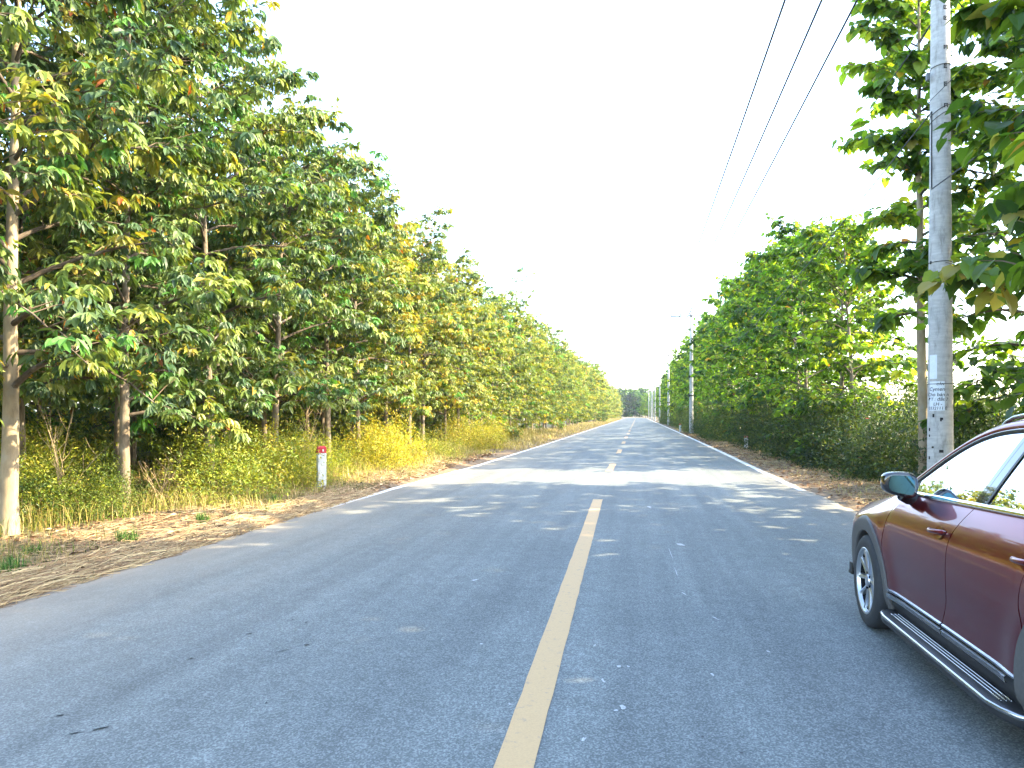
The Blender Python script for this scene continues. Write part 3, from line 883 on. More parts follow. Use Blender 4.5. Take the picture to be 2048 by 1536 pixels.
# standing dry grass, left verge
x, y = patch(60000, (-9.6, -6.05), (4, 60))
k = hash_noise(x, y, 1.3, 31) + rngG.normal(0, .25, len(x)) > -0.05
x, y = x[k] , y[k]
h = rngG.uniform(.06, .22, len(x)) * (.55 + 1.75 * np.clip((-6.2 - x) / 1.2, 0, 1)) * (1 + np.clip(y - 14, 0, 30) / 40)
tag(link('dry_grass', blades('dry_grass', on_ground(x, y), h, rngG.uniform(.002, .004, len(x)) * (1 + y / 30), rngG.uniform(.1, .9, len(x)), col_mix(len(x), STRAW + GRASSY), M['straw'])), 'straw-coloured grass standing along the left verge', 'grass', kind='stuff')
x, y = patch(26000, (-8.8, -5.15), (34, 260), 1.4)
h = rngG.uniform(.12, .42, len(x)) * np.clip((-5.1 - x) / .8, .25, 1)
tag(link('dry_grass', blades('dry_grass', on_ground(x, y), h, rngG.uniform(.004, .008, len(x)) * (1 + y / 45), rngG.uniform(.1, .8, len(x)), col_mix(len(x), STRAW[:3] + [(.46, .38, .08)]), M['straw'])), 'golden dry grass along the far left verge', 'grass', kind='stuff')
# green weeds under the left trees
x, y = patch(26000, (-17, -8.3), (7, 40), 1.3)
tag(link('undergrowth_grass', blades('undergrowth_grass', on_ground(x, y), rngG.uniform(.1, .4, len(x)), rngG.uniform(.004, .009, len(x)), rngG.uniform(.1, .9, len(x)), col_mix(len(x), [(.08, .12, .02), (.14, .17, .03), (.24, .22, .04), (.30, .22, .07)]), M['straw'])), 'mixed green and dry undergrowth beneath the left trees', 'undergrowth', kind='stuff')
x, y = patch(20000, (-7.7, -5.85), (4.2, 28), 1.3)
k = hash_noise(x, y, 1.8, 41) + rngG.normal(0, .25, len(x)) > 0.02
x, y = x[k], y[k]
tag(link('verge_weeds', blades('verge_weeds', on_ground(x, y), rngG.uniform(.03, .17, len(x)), rngG.uniform(.003, .007, len(x)), rngG.uniform(.4, 1.4, len(x)), col_mix(len(x), [(.16, .18, .07), (.20, .21, .08), (.28, .25, .09), (.12, .17, .04), (.36, .29, .12)]), M['straw'])), 'low grey-green weeds between the straw on the left verge', 'weeds', kind='stuff')
# right verge dry grass
x, y = patch(16000, (4.1, 6.6), (9, 90), 1.5)
tag(link('dry_grass', blades('dry_grass', on_ground(x, y), rngG.uniform(.03, .14, len(x)) * (1 + np.clip(x - 5, 0, 2)), rngG.uniform(.002, .005, len(x)) * (1 + y / 40), rngG.uniform(.3, 1.3, len(x)), col_mix(len(x), STRAW), M['straw'])), 'short dry grass along the right verge', 'grass', kind='stuff')

# lying straw heaps
def straws(n, xr, yr, length, z0, z1, ang_sd, pal, ypow=1.3, rad=.0028):
    x, y = patch(n, xr, yr, ypow)
    x = x + 0 * y
    a = np.pi / 2 + rngG.normal(0, ang_sd, n)
    L = rngG.uniform(.4, 1.0, n) * length
    d = np.column_stack([np.cos(a), np.sin(a), rngG.normal(0, .06, n)])
    c = np.column_stack([x, y, ground_z(x, y) + rngG.uniform(z0, z1, n)])
    bow = np.column_stack([rngG.normal(0, .05, (n, 2)), np.abs(rngG.normal(0, .02, n))])
    s = norm(np.cross(d, [0, 0, 1.0])); u = np.array([0, 0, 1.0])
    w = (rngG.uniform(.6, 1.4, n) * rad * (1 + y / 25))[:, None]
    A = c - d * L[:, None] / 2; B = c + bow; E = c + d * L[:, None] / 2
    pts = []
    for p in (A, B, E):
        pts += [p - s * w, p + u * w * 1.4, p + s * w]
    V = np.stack(pts, 1).reshape(-1, 3)
    o = (np.arange(n) * 9)[:, None, None]
    q = np.array([[0, 1, 4, 3], [1, 2, 5, 4], [3, 4, 7, 6], [4, 5, 8, 7]])
    return mesh_np('straw', V, (q[None] + o).reshape(-1, 4), M['straw'], C=np.repeat(col_mix(n, pal), 9, 0))
tag(link('cut_straw', straws(5200, (-6.25, -5.50), (4.2, 15), .75, 0, .055, .30, [(.42, .31, .16), (.34, .235, .12), (.50, .39, .21), (.26, .17, .095)])), 'cut straw swept along the left road edge', 'straw', kind='stuff')
tag(link('cut_straw', straws(3800, (-7.6, -5.8), (4.2, 24), .5, 0, .04, 1.1, [(.36, .25, .13), (.28, .19, .10), (.46, .34, .19)])), 'tangled dead stalks lying on the left verge', 'straw', kind='stuff')
tag(link('cut_straw', straws(2600, (3.95, 5.8), (10, 45), .4, 0, .03, 1.2, [(.46, .31, .17), (.34, .21, .12), (.54, .40, .24)])), 'dead stalks scattered over the right verge', 'straw', kind='stuff')
# fallen leaves
def litter(n, xr, yr, size, ypow, pal, zup=.03):
    x, y = patch(n, xr, yr, ypow)
    P = np.column_stack([x, y, ground_z(x, y) + rngG.uniform(0.004, zup, n)])
    a = rngG.uniform(0, 6.28, n)
    D = np.column_stack([np.cos(a), np.sin(a), rngG.normal(0, .2, n)])
    N = np.array([0, 0, 1.0]) + rngG.normal(0, .45, (n, 3))
    L = size * rngG.uniform(.5, 1.3, n) * (1 + y / 60)
    return leaves_mesh('fallen_leaves', LEAF4, P, D, N, L, L * rngG.uniform(.4, .6, n), col_mix(n, pal, .3), M['litter'])
LIT = [(.30, .17, .09), (.22, .12, .06), (.40, .26, .14), (.16, .09, .05), (.46, .33, .20)]
tag(link('fallen_leaves', litter(5500, (-8.6, -5.62), (4, 30), .11, 1.3, LIT)), 'brown fallen leaves on the left verge', 'leaves', kind='stuff')
tag(link('fallen_leaves', litter(7500, (3.85, 7.0), (8, 70), .10, 1.5, LIT)), 'brown fallen leaves on the right verge', 'leaves', kind='stuff')
tag(link('fallen_leaves', litter(5000, (-18, -8.6), (7, 40), .12, 1.3, LIT)), 'brown leaf litter beneath the left trees', 'leaves', kind='stuff')

# green tufts
GT = [(.07, .17, .03), (.10, .22, .04), (.16, .26, .06), (.05, .12, .03)]
for q, (x, y, s, lab) in enumerate([(-6.55, 8.65, 1.0, 'largest bright green grass tuft on the near left verge'), (-6.45, 10.2, .8, 'small green grass tuft right of the largest one'), (-6.6, 12.7, .9, 'grey-green tuft at the verge left of the red-topped post'), (-6.45, 6.75, .9, 'pale green tuft at the lower left picture edge'), (-7.0, 7.6, .7, 'low grey-green tuft near the pale trunk'), (-6.15, 11.5, .6, 'little green tuft at the left road edge'), (-6.75, 15.15, .8, 'yellow-green tuft at the foot of the red-topped post')]):
    n = int(170 * s)
    a = rngG.uniform(0, 6.28, n); r = .13 * s * np.sqrt(rngG.random(n))
    P = np.column_stack([r * np.cos(a), r * np.sin(a), np.full(n, -.01)])
    me = blades('grass_tuft', P, rngG.uniform(.08, .27, n) * s, rngG.uniform(.003, .0055, n), rngG.uniform(.2, 1.1, n), col_mix(n, GT if q != 6 else [(.3, .34, .05), (.2, .26, .04)]), M['straw'])
    tag(link('grass_tuft', me, None, (x, y, gz(x, y))), lab, 'grass', 'green grass tufts on the left verge')

# bare dry stalk plants
M['stalk'] = simple('dry_stalk', (.40, .30, .17), .8)
for q, (x, y, h, lab) in enumerate([(-8.3, 17.6, 2.1, 'tall leafless dry stalks beside the fourth left trunk'), (-8.3, 11.9, 1.1, 'curved bare stems before the second left trunk'), (-9.2, 10.6, 2.0, 'thin leaning dead sticks behind the palest left trunk')]):
    mb = MB(); r = np.random.default_rng(900 + q)
    for k in range(7):
        a = r.uniform(0, 6.28); l = r.uniform(.15, .45) * h
        t = np.linspace(0, 1, 6)[:, None]
        Pp = np.array([r.normal(0, .05), r.normal(0, .05), -.05]) + t * np.array([0, 0, h * r.uniform(.55, 1)]) + (t ** 2) * np.array([math.cos(a) * l, math.sin(a) * l, 0])
        mb.tube(Pp, np.linspace(.011, .003, 6), 5)
        for j in range(3):
            b = Pp[r.integers(2, 5)]; a2 = r.uniform(0, 6.28)
            mb.tube(np.array([b, b + np.array([math.cos(a2) * .12, math.sin(a2) * .12, .15]), b + np.array([math.cos(a2) * .2, math.sin(a2) * .2, .34])]), [.005, .004, .002], 4)
    tag(mb.build('dry_plant', M['stalk'], None, True, (x, y, gz(x, y))), lab, 'dry plant')

#@@CAR@@
# ------------------------------------------------------------------ utility poles and wires
def concrete_material():
    t = NT('pole_concrete')
    n = t.noise(t.coord((1, 1, 3)), 5.0, 6, .65)
    n2 = t.noise(t.coord((1, 1, .25)), 14.0, 5, .7)
    n3 = t.noise(t.coord((1, 1, 14)), 3.0, 3, .6)
    c = t.ramp(n, [(.3, (.40, .385, .36)), (.7, (.56, .545, .515))])
    c = t.mix(t.ramp(n2, [(.50, (0, 0, 0)), (.68, (.7, .7, .7))]), c, (.23, .22, .20))
    c = t.mix(.25, c, t.ramp(n3, [(.4, (.7, .7, .7)), (.6, (1.1, 1.1, 1.1))]), 'MULTIPLY')
    t.l(c, t.bsdf.inputs['Base Color'])
    t.set(Roughness=.88)
    t.bump(n3, .25, .01)
    return t.m
M['concrete'] = concrete_material()
M['steel'] = simple('galvanised_steel', (.13, .135, .14), .6, .2, 20, .15)
M['porcelain'] = simple('porcelain', (.35, .36, .38), .25)
M['dark_hole'] = simple('dark_recess', (.02, .02, .02), .9)
M['wire'] = simple('wire_metal', (.02, .022, .026), .7, 0)
M['cable'] = simple('black_cable', (.012, .012, .013), .6)
M['paper'] = simple('paper_notice', (.74, .78, .82), .8, 0, 30, .06)
M['ink'] = simple('ink', (.02, .022, .03), .8)

def pole_r(z): return 0.192 - 0.0072 * z
POLE_H = 10.75
POLES = [(4.75, 12.75), (4.62, 66.1), (4.5, 111), (4.4, 151), (4.4, 192), (4.35, 219), (4.35, 243), (4.3, 290), (-28, 420)]
OFFS = (-1.65, -0.88, -0.14)
PG = 'concrete utility poles along the right verge'
pole_labels = ['near concrete utility pole beside the parked car, with paper notices', 'concrete pole with crossarm standing clear at the right verge', 'third concrete pole, half hidden by right-hand foliage'] + ['%s concrete pole along the right verge, far away' % ORD[k] for k in (3, 4, 5, 6, 7)] + ['lone far pole where the road closes against the wood']
def pole_mesh(h=POLE_H, n=20):
    z = np.array([-.3, 0, 1, 2.5, 4, 6, 8, h - .02, h])
    r = np.array([pole_r(max(0, k)) for k in z]); r[-1] *= .82
    mb = MB().tube(np.column_stack([z * 0, z * 0, z]), r, n)
    return mesh_np('shaft', np.vstack(mb.V), [np.vstack(v) for v in mb.F.values()], M['concrete'], smooth=True)
shaft = pole_mesh(); shaft.set_sharp_from_angle(angle=R(50))
arm_mb = MB().box((-.80, -.17, 10.22), (1.95, .12, .12))
arm_me = mesh_np('crossarm', np.vstack(arm_mb.V), [np.vstack(v) for v in arm_mb.F.values()], M['steel'])
br_mb = MB().tube(np.array([[-.02, -.18, 8.95], [-1.05, -.19, 10.2]]), .045, 6)
br_me = mesh_np('brace', np.vstack(br_mb.V), [np.vstack(v) for v in br_mb.F.values()], M['steel'])
ins_mb = MB().lathe([(0, .0), (0, .03), (.06, .03), (.07, .075), (.12, .045), (.14, .08), (.19, .05), (.22, .065), (.28, .04), (.29, 0)], 10, 'z')
ins_me = mesh_np('insulator', np.vstack(ins_mb.V), [np.vstack(v) for v in ins_mb.F.values()], M['porcelain'], smooth=True)
clamp_mb = MB().lathe([(-.06, pole_r(5) + .004), (-.06, pole_r(5) + .035), (.06, pole_r(5) + .035), (.06, pole_r(5) + .004)], 16, 'z').box((-.2, -.12, 0), (.12, .1, .22))
clamp_me = mesh_np('cable_clamp', np.vstack(clamp_mb.V), [np.vstack(v) for v in clamp_mb.F.values()], M['cable'])
poles = []
for q, (x, y) in enumerate(POLES):
    zb = gz(x, y)
    root = thing('utility_pole', pole_labels[q], 'pole', (x, y, zb), group=PG)
    link('shaft', shaft, root)
    link('crossarm', arm_me, root); link('brace', br_me, root)
    for ox in OFFS:
        link('insulator', ins_me, root, (ox, -.16, 10.27))
    link('insulator', ins_me, root, (0, 0, POLE_H))
    if q in (1, 2, 3, 4):
        link('cable_clamp', clamp_me, root, (0, 0, 4.95 if q == 1 else 5.2)); link('cable_clamp', clamp_me, root, (0, 0, 3.3))
    poles.append(root)
P0 = poles[0]
def on_pole(mb_pts):
    return mb_pts
# square bolt recesses down the face towards the road
fa = R(-90 - 20.5 + 33)          # bearing of the marked face on the near pole
for q, zz in enumerate([8.34, 8.05, 7.88, 7.42, 7.12, 6.84, 6.5, 6.2, 8.65, 8.95, 9.25]):
    r = pole_r(zz)
    fr = MB(); t = .013; s = .052
    for (cx, cz, sx, sz) in ((-s / 2, 0, t, s + t), (0, s / 2, s - t, t), (0, -s / 2, s - t, t)) if q % 3 else ((s / 2, 0, t, s + t), (0, s / 2, s - t, t), (-s / 2, 0, t, s + t)):
        fr.box((cx, 0, cz), (sx, .008, sz))
    o = fr.build('recess_frame', M['dark_hole'], P0, loc=(math.cos(fa) * (r - .002), math.sin(fa) * (r - .002), zz), rot=(0, 0, fa + math.pi / 2))
    ho = MB().box((0, 0, 0), (.018, .01, .018)).build('bolt_hole', M['dark_hole'], P0, loc=(math.cos(fa) * (r - .002), math.sin(fa) * (r - .002), zz), rot=(0, 0, fa + math.pi / 2))
# flush dark pits low on the shaft
for q, (da, zz, sx, sz) in enumerate([(-.55, 1.62, .03, .055), (.05, 1.56, .025, .06), (.14, 1.57, .03, .035), (-.6, 1.12, .035, .03), (.08, 1.06, .06, .045), (-.95, 1.4, .03, .05), (-.95, 1.3, .025, .04), (-.95, .95, .03, .05), (-.95, 4.05, .04, .05)]):
    a = R(-90 - 20.5) + da; r = pole_r(zz)
    MB().box((0, 0, 0), (sx, .012, sz)).build('pit', M['dark_hole'], P0, loc=(math.cos(a) * (r - .003), math.sin(a) * (r - .003), zz), rot=(0, 0, a + math.pi / 2), bevel=.004)
# wire bindings round the shaft
for zz, tilt in ((8.3, .5), (7.15, .12), (6.45, .55), (6.35, .6), (4.05, .0), (2.12, .0)):
    r = pole_r(zz) + .006; a = np.linspace(0, 2 * np.pi, 25)
    MB().tube(np.column_stack([r * np.cos(a), r * np.sin(a), zz + tilt * r * np.cos(a + .4)]), .005, 5, False).build('wire_band', M['cable'], P0)
MB().box((-.21, -.06, 8.32), (.1, .07, .06)).box((-.17, -.05, 8.36), (.14, .03, .03)).build('cable_bracket', M['steel'], P0, bevel=.006)
MB().box((-.2, -.05, 7.0), (.05, .07, .12)).build('cable_bracket', M['steel'], P0, bevel=.006)
# paper notices wrapped on the shaft
def wrap_sheet(name, a0, a1, z0, z1, mat, off=.003):
    a = np.linspace(a0, a1, 9); zz = np.linspace(z0, z1, 3)
    A, Z = np.meshgrid(a, zz, indexing='ij')
    rr_ = pole_r(0) - .0072 * Z + off + .0015 * np.sin(A * 9)
    mb = MB().grid(np.stack([rr_ * np.cos(A), rr_ * np.sin(A), Z], -1))
    return mb.build(name, mat, P0, smooth=True)
af = R(-90 - 20.5)
sheet = wrap_sheet('paper_notice', af - .95, af + .35, 1.70, 2.16, M['paper'])
sheet['label'] = 'white paper notice with handwritten black lines'
wrap_sheet('paper_notice', af - .95, af - .25, 2.20, 2.58, M['paper'])['label'] = 'blank pale blue paper notice above the written one'
def wrap_text(txt, a_c, z_c, size):
    cu = bpy.data.curves.new('lettering', 'FONT')
    cu.body = txt; cu.size = size; cu.align_x = 'CENTER'; cu.align_y = 'CENTER'; cu.offset = .0006; cu.shear = .12
    tmp = bpy.data.objects.new('lettering_tmp', cu); COL.objects.link(tmp)
    dg = bpy.context.evaluated_depsgraph_get()
    me = bpy.data.meshes.new_from_object(tmp.evaluated_get(dg))
    bpy.data.objects.remove(tmp, do_unlink=True)
    n = len(me.vertices); co = np.zeros(n * 3, np.float32); me.vertices.foreach_get('co', co); co = co.reshape(-1, 3)
    r = pole_r(z_c) + .0065
    a = a_c + co[:, 0] / r; z = z_c + co[:, 1]
    me.vertices.foreach_set('co', np.column_stack([r * np.cos(a), r * np.sin(a), z]).astype(np.float32).ravel())
    me.materials.clear(); me.materials.append(M['ink']); me.name = 'lettering'; me.update()
    return link('lettering', me, P0)
for txt, da, zz, sz in (('CẦN', .0, 2.115, .05), ('Cymen', -.28, 2.035, .082), ('Cho bán n', -.22, 1.95, .078), ('ĐT : đất 7', -.22, 1.875, .07), ('LH -', -.2, 1.80, .07), ('0332111 0', -.24, 1.735, .066)):
    wrap_text(txt, af + da, zz, sz)

def sag_wire(A, B, sag, n=28):
    t = np.linspace(0, 1, n)[:, None]
    return np.array(A) * (1 - t) + np.array(B) * t - np.array([0, 0, 1]) * (4 * sag * t * (1 - t))
chain = [(4.9, -38.0)] + POLES[:8]
wl = ['leftmost of the three overhead power lines', 'middle of the three overhead power lines', 'rightmost of the three overhead power lines']
for j, ox in enumerate(OFFS):
    pts = np.vstack([sag_wire((a[0] + ox, a[1] - .16, 10.53), (b[0] + ox, b[1] - .16, 10.53), .30) for a, b in zip(chain[:-1], chain[1:])])
    tag(MB().tube(pts, .025, 5).build('power_line', M['wire'], None), wl[j], 'power line')
pts = np.vstack([sag_wire((a[0] + .17, a[1], 8.3), (b[0] + .17, b[1], 8.3), .45) for a, b in zip(chain[:-1], chain[1:])])
tag(MB().tube(pts, .009, 5).build('power_line', M['wire'], None), 'faint thin wire sloping below the three power lines', 'power line')
pts = np.vstack([sag_wire((a[0] - .17, a[1] - .12, 6.42), (b[0] - .17, b[1] - .12, 5.2), .5) for a, b in [(chain[0], chain[1])]] + [sag_wire((POLES[0][0] - .17, POLES[0][1] - .12, 6.42), (POLES[1][0] - .15, POLES[1][1] - .1, 5.0), .9)])
tag(MB().tube(pts, .011, 5).build('telephone_cable', M['cable'], None), 'low black cable sagging past the near pole into the trees', 'cable')
pts = sag_wire((POLES[0][0] - .17, POLES[0][1] - .12, 6.62), (POLES[1][0] - .15, POLES[1][1] - .1, 5.2), .7)
pts0 = sag_wire((chain[0][0], chain[0][1], 6.9), (POLES[0][0] - .17, POLES[0][1] - .12, 6.62), .4)
tag(MB().tube(np.vstack([pts0, pts]), .005, 5).build('telephone_cable', M['wire'], None), 'thin grey wire just above the low black cable', 'cable')

# ------------------------------------------------------------------ marker posts
def post_material(name, col, dirt=.5):
    t = NT(name)
    n = t.noise(t.coord(), 9.0, 6, .7)
    n2 = t.noise(t.coord((1, 1, .3)), 22.0, 5, .75)
    c = t.mix(t.ramp(n2, [(.48, (0, 0, 0)), (.7, (dirt,) * 3)]), col, (.22, .21, .19))
    c = t.mix(t.ramp(n, [(.55, (0, 0, 0)), (.7, (.4,) * 3)]), c, (.40, .38, .34))
    t.l(c, t.bsdf.inputs['Base Color']); t.set(Roughness=.85); t.bump(n, .3, .01)
    return t.m
M['post_white'] = post_material('post_whitewash', (.66, .68, .68), .55)
M['post_red'] = post_material('post_red_paint', (.50, .03, .045), .25)
def marker_post(loc, rz, h, w, label, red=.14, group=None):
    root = thing('marker_post', label, 'marker post', loc, (0, 0, rz), group)
    MB().box((0, 0, (h - red) / 2 - .15), (w, w * .8, h - red + .3)).build('shaft', M['post_white'], root, bevel=.012)
    zt = h
    V = np.array([[sx * w / 2 * k, sy * w * .4 * k, z] for k, z in ((1.015, h - red), (1.015, h - .03), (.72, h)) for sx, sy in ((-1, -1), (1, -1), (1, 1), (-1, 1))])
    F = [[a + i, a + (i + 1) % 4, a + 4 + (i + 1) % 4, a + 4 + i] for a in (0, 4) for i in range(4)] + [[8, 9, 10, 11]]
    MB().add(V, np.array(F)).build('red_cap', M['post_red'], root, bevel=.008)
    MB().box((.02, -w * .4 - .0005, h - red * .62), (.03, .004, .05)).build('number_mark', M['post_white'], root)
    return root
marker_post((-6.68, 14.95, gz(-6.68, 14.95)), R(38), .90, .185, 'white concrete marker post with red top on the left verge', .15)
marker_post((4.05, 73.0, gz(4.05, 73)), R(20), .75, .17, 'small marker post at the right verge left of the clear pole', .14)
marker_post((5.1, 36.6, gz(5.1, 36.6)), R(10), .62, .15, 'short pale marker post before the right hedge', .1)

# ------------------------------------------------------------------ parked car
def car_paint():
    t = NT('red_car_paint')
    fl = t.n('TexVoronoi'); fl.inputs['Scale'].default_value = 900
    t.l(t.coord(), fl.inputs['Vector'])
    c = t.mix(t.ramp(fl.outputs['Color'], [(.0, (0, 0, 0)), (1, (.35,) * 3)]), (.16, .0025, .008), (.23, .004, .012))
    t.l(c, t.bsdf.inputs['Base Color'])
    t.set(Metallic=.85, Roughness=.32)
    t.bsdf.inputs['Coat Weight'].default_value = .8
    t.bsdf.inputs['Coat Roughness'].default_value = .012
    t.bsdf.inputs['Coat IOR'].default_value = 1.45
    return t.m
M['paint'] = car_paint()
M['clad'] = simple('grey_cladding', (.075, .072, .070), .55, 0, 60, .12)
M['black_trim'] = simple('black_trim', (.014, .014, .015), .42)
M['gloss_black'] = simple('gloss_black', (.008, .008, .009), .04, 0, coat=1.0)
M['chrome'] = simple('satin_chrome', (.46, .46, .47), .25, 1.0)
M['bright_chrome'] = simple('bright_chrome', (.85, .85, .86), .08, 1.0)
M['rubber'] = simple('tyre_rubber', (.022, .023, .025), .75, 0, 40, .2)
M['alloy'] = simple('alloy_wheel', (.48, .50, .53), .28, .85)
M['alloy_dark'] = simple('alloy_dark', (.012, .013, .015), .85, 0, spec=.1)
M['disc'] = simple('brake_steel', (.035, .035, .037), .8, 0, spec=.15)
M['mirror'] = simple('mirror_glass', (.03, .075, .105), .0, 1.0)
M['interior'] = simple('interior_dark', (.018, .018, .02), .7)
M['seat'] = simple('seat_leather', (.03, .027, .026), .5)
M['lamp_red'] = simple('tail_lamp', (.35, .01, .01), .1, coat=1)
M['lamp_clear'] = simple('head_lamp', (.5, .52, .55), .08, .6, coat=1)
def glass_mat():
    t = NT('tinted_car_glass')
    fr = t.n('Fresnel'); fr.inputs[0].default_value = 1.75
    tr = t.n('BsdfTransparent'); tr.inputs[0].default_value = (.16, .19, .20, 1)
    gl = t.n('BsdfGlossy'); gl.inputs['Roughness'].default_value = 0.0
    mx = t.n('MixShader')
    t.l(fr.outputs[0], mx.inputs[0]); t.l(tr.outputs[0], mx.inputs[1]); t.l(gl.outputs[0], mx.inputs[2])
    t.l(mx.outputs[0], t.out.inputs[0])
    return t.m
M['glass'] = glass_mat()

car = thing('parked_car', 'dark red sports utility car parked on the right lane', 'car', (2.68, 4.85, -.034), (0, R(.5), 0))
YF, YR, ZC = 1.375, -1.47, .362
prof_w = spline([.10, .22, .30, .40, .55, .70, .82, .92, 1.00, 1.06, 1.12, 1.20], [.80, .845, .872, .890, .903, .911, .914, .909, .886, .853, .812, .75])
fender_top = spline([.85, 1.1, 1.375, 1.7, 2.0, 2.3], [1.10, 1.06, 1.005, .945, .865, .70])
def belt(y): return 1.143 - .036 * np.asarray(y, float)
def ztop(y):
    y = np.asarray(y, float)
    return np.where(y > .85, fender_top(y), belt(np.maximum(y, -2.3)))
def planf(y):
    y = np.asarray(y, float)
    f = 1 - .045 * np.clip(y - .9, 0, 1.4) ** 2 - .36 * (np.clip(y - 1.72, 0, .6) / .6) ** 2.6
    return f - .035 * np.clip(-1.1 - y, 0, 1.2) ** 2 - .14 * (np.clip(-1.9 - y, 0, .4) / .4) ** 2.2
def Wd(y, z):
    y = np.asarray(y, float); z = np.asarray(z, float)
    zt = ztop(y)
    ze = np.where(z < .6, z, .6 + (z - .6) * (1.14 - .6) / (zt - .6))
    w = prof_w(ze) * planf(y)
    for ya in (YF, YR):
        r = np.hypot(y - ya, z - ZC)
        w = w + .014 * np.exp(-((r - .53) / .11) ** 2) * (z > .3)
    w = w - .012 * np.exp(-((y - .05) / .75) ** 2 - ((z - .52) / .12) ** 2)
    return w
def arch(y, rad, base):
    y = np.asarray(y, float); out = np.full(y.shape, base, float)
    for ya in (YF, YR):
        d2 = rad * rad - (y - ya) ** 2
        out = np.where(d2 > 0, np.maximum(out, ZC + np.sqrt(np.maximum(d2, 0))), out)
    return out
def panel(yA, yB, nu, nv, side, rad=.505, base=.40, off=0.0, top_in=0.0):
    u = np.linspace(0, 1, nu)[:, None]; v = np.linspace(0, 1, nv)[None]
    z0 = .40 + v * .74
    y = yA(z0) * (1 - u) + yB(z0) * u
    zb = arch(y, rad, base); zt = ztop(y) - top_in
    z = zb + (zt - zb) * v
    x = Wd(y, z) + off
    P = np.stack([side * x, y, z], -1)
    return P
cst = lambda c: (lambda z: np.full_like(np.asarray(z, float), c))
split = spline([.30, .42, .55, .83, 1.0, 1.15, 1.3], [-.06, -.055, -.12, -.165, -.215, -.285, -.36])
dgap = .004
front_gap = spline([.3, .6, .9, 1.15], [.955, .945, .90, .845])
rear_gap = spline([.3, .5, .8, 1.0, 1.15], [-1.06, -1.05, -1.06, -1.28, -1.34])
def door_panel(name, yA, yB, side, nu=40, nv=34):
    P = panel(yA, yB, nu, nv, side)
    # fold the edges inwards so the shut lines have depth
    def lip(edge, axis_first):
        q = edge.copy(); q[..., 0] -= side * .03
        return q
    P = np.concatenate([lip(P[:1], 1), P, lip(P[-1:], 1)], 0)
    Q = P[:, :1].copy(); Q[..., 0] -= side * .03
    P = np.concatenate([Q, P], 1)
    mb = MB().grid(P, flip=side < 0)
    return mb
for side in (-1, 1):
    # inner dark shell behind the shut lines
    P = panel(cst(2.05), cst(-2.15), 90, 12, side, rad=.50, base=.32, off=-.028, top_in=.01)
    MB().grid(P, side < 0).build('inner_shell', M['black_trim'], car, True)
    fe = door_panel('fender', cst(2.27), lambda z: front_gap(z) + dgap, side, 70).build('front_fender', M['paint'], car, True, autosmooth=60)
    fd = door_panel('door', lambda z: front_gap(z) - dgap, lambda z: split(z) + dgap, side, 44).build('front_door', M['paint'], car, True, autosmooth=60)
    rd = door_panel('door', lambda z: split(z) - dgap, lambda z: rear_gap(z) + dgap, side, 40).build('rear_door', M['paint'], car, True, autosmooth=60)
    rq = door_panel('quarter', lambda z: rear_gap(z) - dgap, cst(-2.25), side, 50).build('rear_quarter', M['paint'], car, True, autosmooth=60)
    # sill cladding below the doors
    y = np.linspace(.94, -.94, 40)[:, None]; zz = np.linspace(.20, .40, 8)[None]
    yy = y + 0 * zz; Zz = zz + 0 * y
    MB().grid(np.stack([side * (Wd(yy, Zz) - .012 + .006 * np.sin(Zz * 30)), yy, Zz], -1), side < 0).build('sill_cladding', M['black_trim'], car, True)
    # two bright strips along the door bottoms, broken at the shut line
    def strip_seg(y0, y1, z0, z1, proud, mat, parent):
        ys = np.linspace(y0, y1, 20)
        rows = []
        for (zz_, po) in ((z0, 0), (z0 + .002, proud), (z1 - .006, proud * 1.15), (z1, 0)):
            za = np.full_like(ys, zz_)
            rows.append(np.stack([side * (Wd(ys, za) + po), ys, za], -1))
        MB().grid(np.stack(rows, 1), side > 0).build('trim_strip', mat, parent)
    strip_seg(.92, -.045, .405, .425, .010, M['chrome'], fd)
    strip_seg(.88, -.045, .355, .392, .012, M['chrome'], fd)
    strip_seg(-.065, -.975, .405, .425, .010, M['chrome'], rd)
    strip_seg(-.065, -.86, .355, .392, .012, M['chrome'], rd)
    # wheel arch cladding
    for ya, lo, hi in ((YF, -28, 208), (YR, -20, 205)):
        th = np.radians(np.linspace(lo, hi, 60))[:, None]
        rows = []
        for (rad, off, back) in ((.385, -.02, .10), (.392, .004, 0), (.40, .012, 0), (.47, .015, 0), (.500, .013, 0), (.512, .004, 0), (.514, -.02, 0)):
            yy = ya + rad * np.cos(th); zz = np.maximum(ZC + rad * np.sin(th), .19)
            rows.append(np.stack([side * (Wd(yy, np.maximum(zz, .2)) + off - back), yy, zz], -1)[:, 0])
        MB().grid(np.stack(rows, 1), side < 0).build('arch_cladding', M['clad'], car, True, autosmooth=35)
        a = np.radians(np.linspace(-30, 210, 30)); xs = np.array([.50, .88])
        L_ = np.stack([np.stack([np.full_like(a, side * x_), ya + .43 * np.cos(a), ZC + .43 * np.sin(a)], -1) for x_ in xs], 1)
        MB().grid(L_, False).build('wheel_liner', M['interior'], car, True)
    # running board
    yb = np.concatenate([[.88, .87, .845, .80], np.linspace(.70, -.85, 24), [-.95, -1.04, -1.075, -1.08]])
    outx = np.concatenate([[.86, .905, .945, .968], np.full(24, .985), [.965, .925, .885, .86]])
    inx = np.full_like(yb, .83)
    zt_ = .268; rows = []
    for (f, z) in ((0, .262), (.45, .268), (.88, .268), (.97, .262), (1.0, .250), (1.0, .215), (.9, .205), (0, .21)):
        rows.append(np.stack([side * (inx + (outx - inx) * f), yb, np.full_like(yb, z)], -1))
    board = MB().grid(np.stack(rows, 1), side < 0).build('running_board', M['black_trim'], car, True, autosmooth=40)
    rows = []
